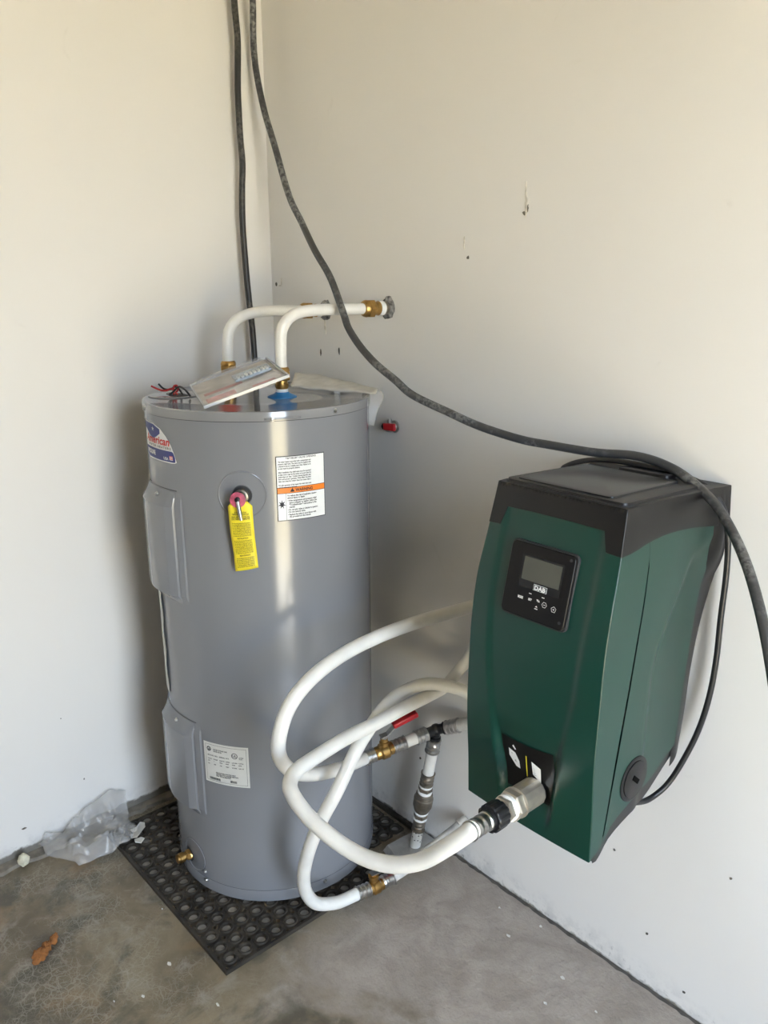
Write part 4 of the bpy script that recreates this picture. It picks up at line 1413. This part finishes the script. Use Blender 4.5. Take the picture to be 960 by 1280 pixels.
def ngon_ring(cx, cy, n, r0, r1, ph):
    for k in range(n):
        a, b = ph + 2 * math.pi * k / n, ph + 2 * math.pi * (k + 1) / n
        add_poly(bm, [(cx + r0 * math.cos(a), cy + r0 * math.sin(a)), (cx + r1 * math.cos(a), cy + r1 * math.sin(a)), (cx + r1 * math.cos(b), cy + r1 * math.sin(b)), (cx + r0 * math.cos(b), cy + r0 * math.sin(b))], pf2)
ngon_ring(.0170, -.0300, 6, .0040, .0049, 0)
add_rect(bm, .0152, -.0305, .0188, -.0295, pf2)
ngon_ring(.0350, -.0320, 5, .0042, .0052, math.pi / 2)
add_rect(bm, .0334, -.0325, .0366, -.0315, pf2)
add_rect(bm, .0345, -.0336, .0355, -.0304, pf2)
obj('button_marks', bm, MT['white'], cp, weld=False, sharp=0, kind='stuff')
for x, y in ((.0490, .0490), (.0490, -.0490)):
    lathe('panel_screw', pp(x, y, .0060), tn, [(0, .0026), (.0014, .0026), (.0016, .0018)], MT['seam'], cp, seg=12)

# dock: dark recess round the water inlet, with stickers
def dk(u, t, off=0.0):
    top = .6870 - .004 * (1 - u * u) + .004 * u
    z = .5860 + (top - .5860) * t
    e = min(u_in(z) - .055, .41)
    return front_pt(u * e, z, off)
bm = bmesh.new()
grid(bm, lambda u, t: dk(u, t, .0014), lin(-1, 1, 20), lin(0, 1, 16))
dock = obj('dock_recess', bm, MT['panel'], pump, weld=False, sharp=0)
def dfront(x, z, off):
    return front_pt(x / smooth_interp(HT, z), z, off + .0022)
bm = bmesh.new()
d1 = lambda x, z: dfront(x, z, 0)
# torn white hazard sticker, plain white label, thin yellow rule
add_poly(bm, [(-.0400, .6600), (-.0400, .6450), (-.0255, .6290), (-.0170, .6280), (-.0185, .6420), (-.0260, .6560)], d1)
obj('sticker', bm, MT['white'], dock, weld=False, sharp=0, label='white torn hazard sticker')
bm = bmesh.new()
add_poly(bm, [(-.0315, .6680), (-.0260, .6620), (-.0235, .6640), (-.0285, .6715)], d1)
obj('sticker', bm, MT['white'], dock, weld=False, sharp=0, label='small white sticker scrap')
bm = bmesh.new()
add_poly(bm, [(.0080, .6550), (.0095, .6300), (.0265, .6195), (.0265, .6485)], d1)
obj('sticker', bm, MT['white'], dock, weld=False, sharp=0, label='white rectangular sticker')
bm = bmesh.new()
add_rect(bm, -.0035, .6200, -.0015, .6610, d1)
obj('yellow_rule', bm, MT['yellow'], dock, weld=False, sharp=0)
bm = bmesh.new()
d2 = lambda x, z: dfront(x, z, .0004)
for k in range(4):
    add_rect(bm, .0115, .6305 + k * .0038, .0170, .6315 + k * .0038, d2)
add_poly(bm, [(-.0290, .6390), (-.0235, .6370), (-.0260, .6430)], d2)
add_poly(bm, [(-.0350, .6520), (-.0320, .6500), (-.0330, .6540)], d2)
obj('sticker_print', bm, MT['inkgrey'], dock, weld=False, sharp=0, kind='stuff')

# round service plug low on the right flank
PC = Vector((XC + side_x(-.232, .634), -.232, .634))
lathe('plug_ring', PC - Vector((.006, 0, 0)), (1, 0, .0), [(0, .0395), (.0072, .0395), (.0082, .0375), (.0082, .0330), (.0060, .0325)], MT['cover'], pump, seg=40, cap=False)
pg = lathe('service_plug', PC - Vector((.004, 0, 0)), (1, 0, 0), [(0, .0325), (.0072, .0322), (.0082, .0305), (.0082, .001)], MT['cover'], pump, seg=40)
bm = bmesh.new()
add_obox(bm, PC + Vector((.0044, 0, 0)), Vector((1, 0, 0)), Vector((0, .75, -.66)).normalized(), Vector((0, .66, .75)).normalized(), .0016, .0230, .0085)
bevel(obj('plug_slot', bm, MT['slot'], pg, sharp=0), .0004)  # raised bar; its black stands in for the shade of a sunken slot
lathe('flank_stud', (XC + back_half(.72) + .012, -.040, .715), (1, 0, 0), [(0, .0035), (.003, .0035), (.004, .002)], MT['cover'], pump, seg=12)
bm = bmesh.new()
add_obox(bm, (XC + .108, -.165, .578), Vector((1, 0, 0)), Vector((0, 1, .2)).normalized(), Vector((0, -.2, 1)).normalized(), .02, .026, .012)
bevel(obj('cord_gland', bm, MT['blackpl'], pump), .003)

# ------------------------------------------------------------------ pump inlet pipe with its union
pb = thing('pump_pipe', 'white flexible pipe coupled to the front of the green pump by a metal union', 'water pipe', PATHS['PIPE_B'][0])
J0, J1 = Vector((1.2185, -.318, .6000)), Vector(PATHS['PIPE_B'][0])
ja = (J1 - J0).normalized()
JL = (J1 - J0).length
j = lambda d: J0 + ja * d
lathe('inlet_collar', j(-.004), ja, [(0, .0290), (.012, .0290), (.013, .0215), (.034, .0215)], MT['blackpl'], pb, seg=28)
def hexmod(n, amt):
    return lambda th, i: 1 - amt * (1 - abs(math.cos(n * th / 2)))
lathe('union_body', j(.026), ja, [(0, .0225), (.002, .0240), (.052, .0240), (.054, .0225)], MT['nickel'], pb, seg=14, sharp=15)
hexnut('union_nut', j(.083), ja, .018, .0258, MT['nickel'], pb)
lathe('union_flange', j(.0785), ja, [(0, .0240), (.001, .0258), (.004, .0258), (.005, .023)], MT['nickel'], pb)
lathe('thread_tape', j(.100), ja, [(0, .0205), (.003, .0222), (.009, .0222), (.012, .0195)], MT['teflon'], pb)
hexnut('union_ring', j(.111), ja, .009, .0225, MT['nickel'], pb)
lathe('black_nut', j(.125), ja, [(0, .0195), (.002, .0222), (.028, .0226), (.030, .0210), (.0302, .0165), (.038, .0150)], MT['blackpl'], pb, seg=64,
      mod=lambda th, i: 1 - (.07 * max(0, math.cos(12 * th)) if i in (1, 2, 3) else 0), label='ribbed black plastic nut')
press_sleeve(pb, j(.160), j(JL + .002), .0142)
tube('pipe', [tuple(j(JL - .003))] + PATHS['PIPE_B'] + [(.842, -.022, .692), (.920, -.030, .730), (1.02, -.035, .750), (1.112, -.040, .750)], .0140, MT['pex'], pb, seg=20)

# ------------------------------------------------------------------ cables
c1 = [(.052, -.108, RZ + .02), (.050, -.110, 2.30), (.050, -.110, 2.08)]
C1PX = [(.052, -.107, 1.985), (.049, -.111, 1.88), (.049, -.111, 1.78), (.051, -.109, 1.71), (.048, -.112, 1.648), (.046, -.114, 1.57), (.047, -.113, 1.50), (.050, -.110, 1.40), (.055, -.105, 1.30), (.057, -.103, 1.195), (.060, -.100, 1.05), (.058, -.095, .70), (.055, -.090, .30), (.075, -.075, .013)]
o = tube('power_cable', c1 + C1PX, .0080, MT['cable2'], None, seg=12, n=10, rel=2, loc=(.075, -.075, .005))
tag(o, 'dark cable hanging straight down the corner behind the water heater', 'cable')
c2 = [(.078, -.066, RZ + .02), (.075, -.067, 2.35)] + PATHS['CABLE_2'] + [(1.605, -.275, .70), (1.66, -.285, .56), (1.74, -.25, .35), (1.82, -.20, .15), (1.88, -.16, .03), (2.0, -.12, .0085), (2.2, -.10, .0085)]
o = tube('power_cable', c2, .0080, MT['cable'], None, seg=12, n=10, rel=2, loc=(2.0, -.12, 0))
tag(o, 'thick dusty cable sweeping from the corner across the pump top', 'cable')
CORD = [(1.115, -.035, .90), (1.07, -.028, .91), (1.030, -.022, .95), (1.015, -.022, 1.02)] + [(1.016, -0.03, 1.0643), (1.0227, -0.03, 1.0765), (1.054, -0.03, 1.091), (1.0982, -0.03, 1.1017), (1.1563, -0.032, 1.1062), (1.2178, -0.034, 1.1056), (1.2678, -0.034, 1.1009), (1.3121, -0.034, 1.088), (1.3407, -0.032, 1.0589), (1.3534, -0.03, 1.0115)] + [(1.3571, -0.028, 0.9471), (1.3565, -0.028, 0.8671), (1.3573, -0.028, 0.7849), (1.3525, -0.03, 0.7064), (1.3383, -0.035, 0.627), (1.3148, -0.06, 0.5422), (1.2973, -0.095, 0.5107), (1.2904, -0.13, 0.5153), (1.2824, -0.155, 0.5247)]
tube('power_cord', CORD, .0052, MT['cord'], pump, seg=12, n=8, rel=2)

# ------------------------------------------------------------------ things lying on the tank
# clear blister pack
P0, P1, P2 = Vector((.481, -.500, 1.1765)), Vector((.281, -.431, 1.1925)), Vector((.550, -.337, 1.2330))
e1 = (P2 - P0)
LW = e1.length
e1.normalize()
e2 = (P1 - P0)
e2 = (e2 - e1 * e2.dot(e1))
SW = e2.length
e2.normalize()
e3 = e1.cross(e2).normalized()
if e3.z < 0:
    e3 = -e3
bp = lambda a, b, h: P0 + e1 * a + e2 * b + e3 * h
pack = thing('blister_pack', 'clear blister pack with a printed card leaning on the pipe fittings of the tank lid', 'package', tuple(P0))
bm = bmesh.new()
add_obox(bm, bp(LW / 2, SW / 2, .0015), e1, e2, e3, LW - .006, SW - .006, .0012)
cd = obj('printed_card', bm, MT['card'], pack)
bm = bmesh.new()
for a in ((.012, .02, .075, .055), (.015, .08, .10, .10), (.11, .015, .16, .032)):
    add_rect(bm, a[0], a[1], a[2], a[3], lambda x, y: bp(x, y, .0024))
obj('card_print', bm, MT['pinkprint'] if 'pinkprint' in MT else MT['orange'], cd, weld=False, kind='stuff')
def shell_h(a, b):
    fa = min(a, LW - a)
    fb = min(b, SW - b)
    return .004 + .012 * sstep(.010, .020, fa) * sstep(.010, .020, fb)
bm = bmesh.new()
grid(bm, lambda a, b: bp(a, b, shell_h(a, b)), lin(0, LW, 34), lin(0, SW, 34))
solid(obj('plastic_shell', bm, MT['film'], pack, weld=False), .0008)
# bright folded rims of the shell
bm = bmesh.new()
for a, b, c, d in ((0, 0, LW, .004), (0, SW - .004, LW, SW), (0, .004, .004, SW - .004), (LW - .004, .004, LW, SW - .004)):
    add_obox(bm, bp((a + c) / 2, (b + d) / 2, .0030), e1, e2, e3, c - a, d - b, .0060)
obj('shell_rim', bm, MT['filmrim'], pack)
bm = bmesh.new()
add_obox(bm, bp(.128, SW * .52, .0085), e1, e2, e3, .082, .046, .007)
bevel(obj('metal_clip', bm, MT['chrome'], pack, label='bluish metal clip strip with pale teeth'), .001)
clip = bpy.data.objects['metal_clip']
for k in range(8):
    bm = bmesh.new()
    add_obox(bm, bp(.096 + k * .0092, SW * .50 - .010, .0125), e1, e2, e3, .0050, .018, .003)
    obj('clip_tooth', bm, MT['white'], clip)

# folded manual on the rear of the lid, with a clear sleeve over the edge
mn = thing('paper_manual', 'folded grey-white paper leaflet lying on the rear of the tank lid by the wall', 'leaflet', (.40, -.15, 1.177))
near = [Vector((.337, -.185, 1.1785)), Vector((.405, -.166, 1.1785)), Vector((.473, -.147, 1.1785)), Vector((.560, -.112, 1.1785))]
far = [Vector((.237, -.100, 1.197)), Vector((.310, -.080, 1.196)), Vector((.425, -.072, 1.187)), Vector((.527, -.070, 1.1805))]
def mp_(u, v):
    i = min(2, int(u * 3))
    f = u * 3 - i
    a = near[i].lerp(near[i + 1], f)
    b = far[i].lerp(far[i + 1], f)
    return a.lerp(b, v) + Vector((0, 0, .0035 * math.sin(v * math.pi) + .0012 * math.sin(u * 17 + v * 9)))
bm = bmesh.new()
grid(bm, lambda u, v: mp_(u, v) + Vector((0, 0, .0035)), lin(0, 1, 22), lin(0, 1, 10))
solid(obj('paper_sheet', bm, MT['paper'], mn, weld=False), .0030)
bm = bmesh.new()
grid(bm, lambda u, v: mp_(u, v * .96) + Vector((.004 * v, .003, .0006)), lin(0.02, .98, 22), lin(0, 1, 8))
solid(obj('paper_sheet', bm, MT['paper'], mn, weld=False), .0012)

bag2 = bmesh.new()
tri = [Vector((.497, -.105, 1.1790)), Vector((.532, -.066, 1.1800)), Vector((.532, -.070, 1.150)), Vector((.529, -.101, 1.101)), Vector((.516, -.112, 1.108))]
tip = [tri[0], tri[1]]
def slv(u, v):
    top = tri[0].lerp(tri[1], u)
    bot = tri[4].lerp(tri[3], u)
    mid = Vector((.514, -.106, 1.160)).lerp(Vector((.536, -.068, 1.158)), u)
    p = (top * (1 - v) + mid * v) * (1 - v) + (mid * (1 - v) + bot * v) * v
    out = Vector((p.x - TX, p.y - TY, 0)).normalized()
    return p + out * (.004 * v + .003 * math.sin(5 * u + 9 * v))
grid(bag2, slv, lin(0, 1, 9), lin(0, 1, 12))
o = solid(obj('plastic_sleeve', bag2, MT['film2'], None, loc=tuple(tri[0]), weld=False), .0006)
tag(o, 'clear plastic sleeve hanging over the right edge of the tank lid', 'plastic sleeve')

# ------------------------------------------------------------------ litter on the floor
# crumpled clear bag against the left wall: outline on the floor, rising up the wall
def bagp(u, v):
    # u along the wall from the open corner to the mat, v from the room side to the wall
    lo = Vector((.128, -.742, 0)).lerp(Vector((.140, -.590, .0)), u)
    hi = Vector((.012, -.805, 0)).lerp(Vector((.012, -.560, .0)), u)
    p = lo.lerp(hi, v)
    n = noise.noise(Vector((u * 4.2, v * 3.1, 2.7)))
    n2 = noise.noise(Vector((u * 11, v * 9, 7.1)))
    fold = .020 * abs(math.sin(3.4 * u + 2.2 * v)) + .034 * abs(n) + .016 * abs(n2)
    wall = sstep(.62, 1.0, v)
    base = .0150 * sstep(-.660, -.636, p.y) * sstep(.040, .056, p.x)
    z = .004 + base + fold * min(1, 5 * v, 5 * u + .2, 5 * (1 - u) + .2) + wall * (.020 + .050 * sstep(.1, .9, u))
    p.x += .010 * n * (1 - v)
    p.x = max(p.x, .010)
    return Vector((p.x, p.y + .015 * n, max(z, .0035)))
bm = bmesh.new()
grid(bm, bagp, lin(0, 1, 46), lin(0, 1, 36))
o = obj('plastic_bag', bm, MT['film2'], None, loc=(.07, -.68, 0), weld=False, sharp=22)
solid(o, .0005, 0)
tag(o, 'crumpled clear plastic bag lying against the left wall beside the mat', 'plastic bag')

def scrap(name, outline, z, t, m, label, cat, group=None, curl=.004, seed=1):
    bm = bmesh.new()
    rnd = random.Random(seed)
    cx = sum(p[0] for p in outline) / len(outline)
    cy = sum(p[1] for p in outline) / len(outline)
    top = [bm.verts.new((x, y, z + t + rnd.uniform(0, curl))) for x, y in outline]
    bot = [bm.verts.new((x, y, max(z, v.co.z - t))) for (x, y), v in zip(outline, top)]
    c1_ = bm.verts.new((cx, cy, z + t))
    c0_ = bm.verts.new((cx, cy, z))
    n = len(outline)
    for k in range(n):
        k2 = (k + 1) % n
        bm.faces.new((top[k], top[k2], c1_))
        bm.faces.new((bot[k2], bot[k], c0_))
        bm.faces.new((top[k2], top[k], bot[k], bot[k2]))
    o = obj(name, bm, m, None, loc=(cx, cy, z), weld=False, sharp=30)
    return tag(o, label, cat, group)
scrap('paper_scrap', [(.088, -.556), (.100, -.548), (.118, -.556), (.146, -.592), (.136, -.604), (.122, -.602), (.118, -.588), (.100, -.590), (.104, -.574)], mat_t + .0005, .001, MT['paper'], 'torn pale paper scrap on the mat corner beside the clear bag', 'paper scrap', curl=.008, seed=5)
scrap('paper_scrap', [(.146, -.580), (.160, -.578), (.166, -.590), (.156, -.602), (.142, -.598)], mat_t + .0005, .003, MT['flake'], 'small white crumb of plaster lying on the mat rings', 'debris', curl=.005, seed=8)
blob('foam_lump', (.030, -.842, .0160), (.014, .014, .017), MT['foam'], seed=3, amp=.25, freq=2.2, loc=(.030, -.842, 0))
tag(bpy.data.objects['foam_lump'], 'cream foam lump on the floor against the left wall', 'debris')
bm = bmesh.new()
rnd = random.Random(21)
for k in range(26):
    t = k / 25
    c = Vector((.366, -.928, .008)).lerp(Vector((.326, -.874, .007)), t)
    c += Vector((rnd.uniform(-.006, .006), rnd.uniform(-.006, .006), rnd.uniform(-.002, .005)))
    r = (.0095 if t < .4 else .0060 if t < .8 else .0075) * rnd.uniform(.7, 1.15)
    ret = bmesh.ops.create_icosphere(bm, subdivisions=2, radius=r, matrix=Matrix.Translation(c))
    for v in ret['verts']:
        v.co += (v.co - c) * .6 * noise.noise(v.co * 190)
        v.co.z = max(v.co.z, .0004)
o = obj('rusty_clod', bm, MT['clod'], None, loc=(.347, -.90, 0), weld=False)
tag(o, 'orange-brown crumbly clod lying on the open concrete floor', 'debris')

def flake(x, y, s, seed, label, group):
    rnd = random.Random(seed)
    n = 6
    out = [(x + s * rnd.uniform(.5, 1.2) * math.cos(2 * math.pi * k / n), y + s * .6 * rnd.uniform(.5, 1.2) * math.sin(2 * math.pi * k / n)) for k in range(n)]
    return scrap('paint_flake', out, .0003, .001, MT['flake'], label, 'debris', group, curl=.002, seed=seed)
FL = [
    (1.000, -.108, .006, 'white paint flake lying alone in the middle of the grey floor'),
    (1.150, -.112, .007, 'largest white paint flake on the grey floor by the back wall'),
    (.930, -.058, .004, 'tiny white flake on the floor just past the pump inlet pipe'),
    (1.030, -.032, .005, 'white crumb tight against the dark joint of the back wall'),
    (1.165, -.190, .005, 'thin white flake near the bottom edge of the grey floor'),
    (1.245, -.130, .004, 'white speck on the grey floor at the lower right'),
    (.600, -.795, .006, 'white paint flake on the stained floor well in front of the mat'),
    (.571, -.845, .003, 'tiny white crumb on the stained floor near the bottom edge'),
    (.402, -.652, .003, 'white speck on the floor along the left edge of the mat'),
    (.560, -.715, .007, 'pale flat flake beside the front corner of the mat'),
    (.720, -.690, .006, 'pale flake on the stained floor right of the mat corner')]
for k, (x, y, s_, lab) in enumerate(FL):
    flake(x, y, s_, 60 + k, lab, None)
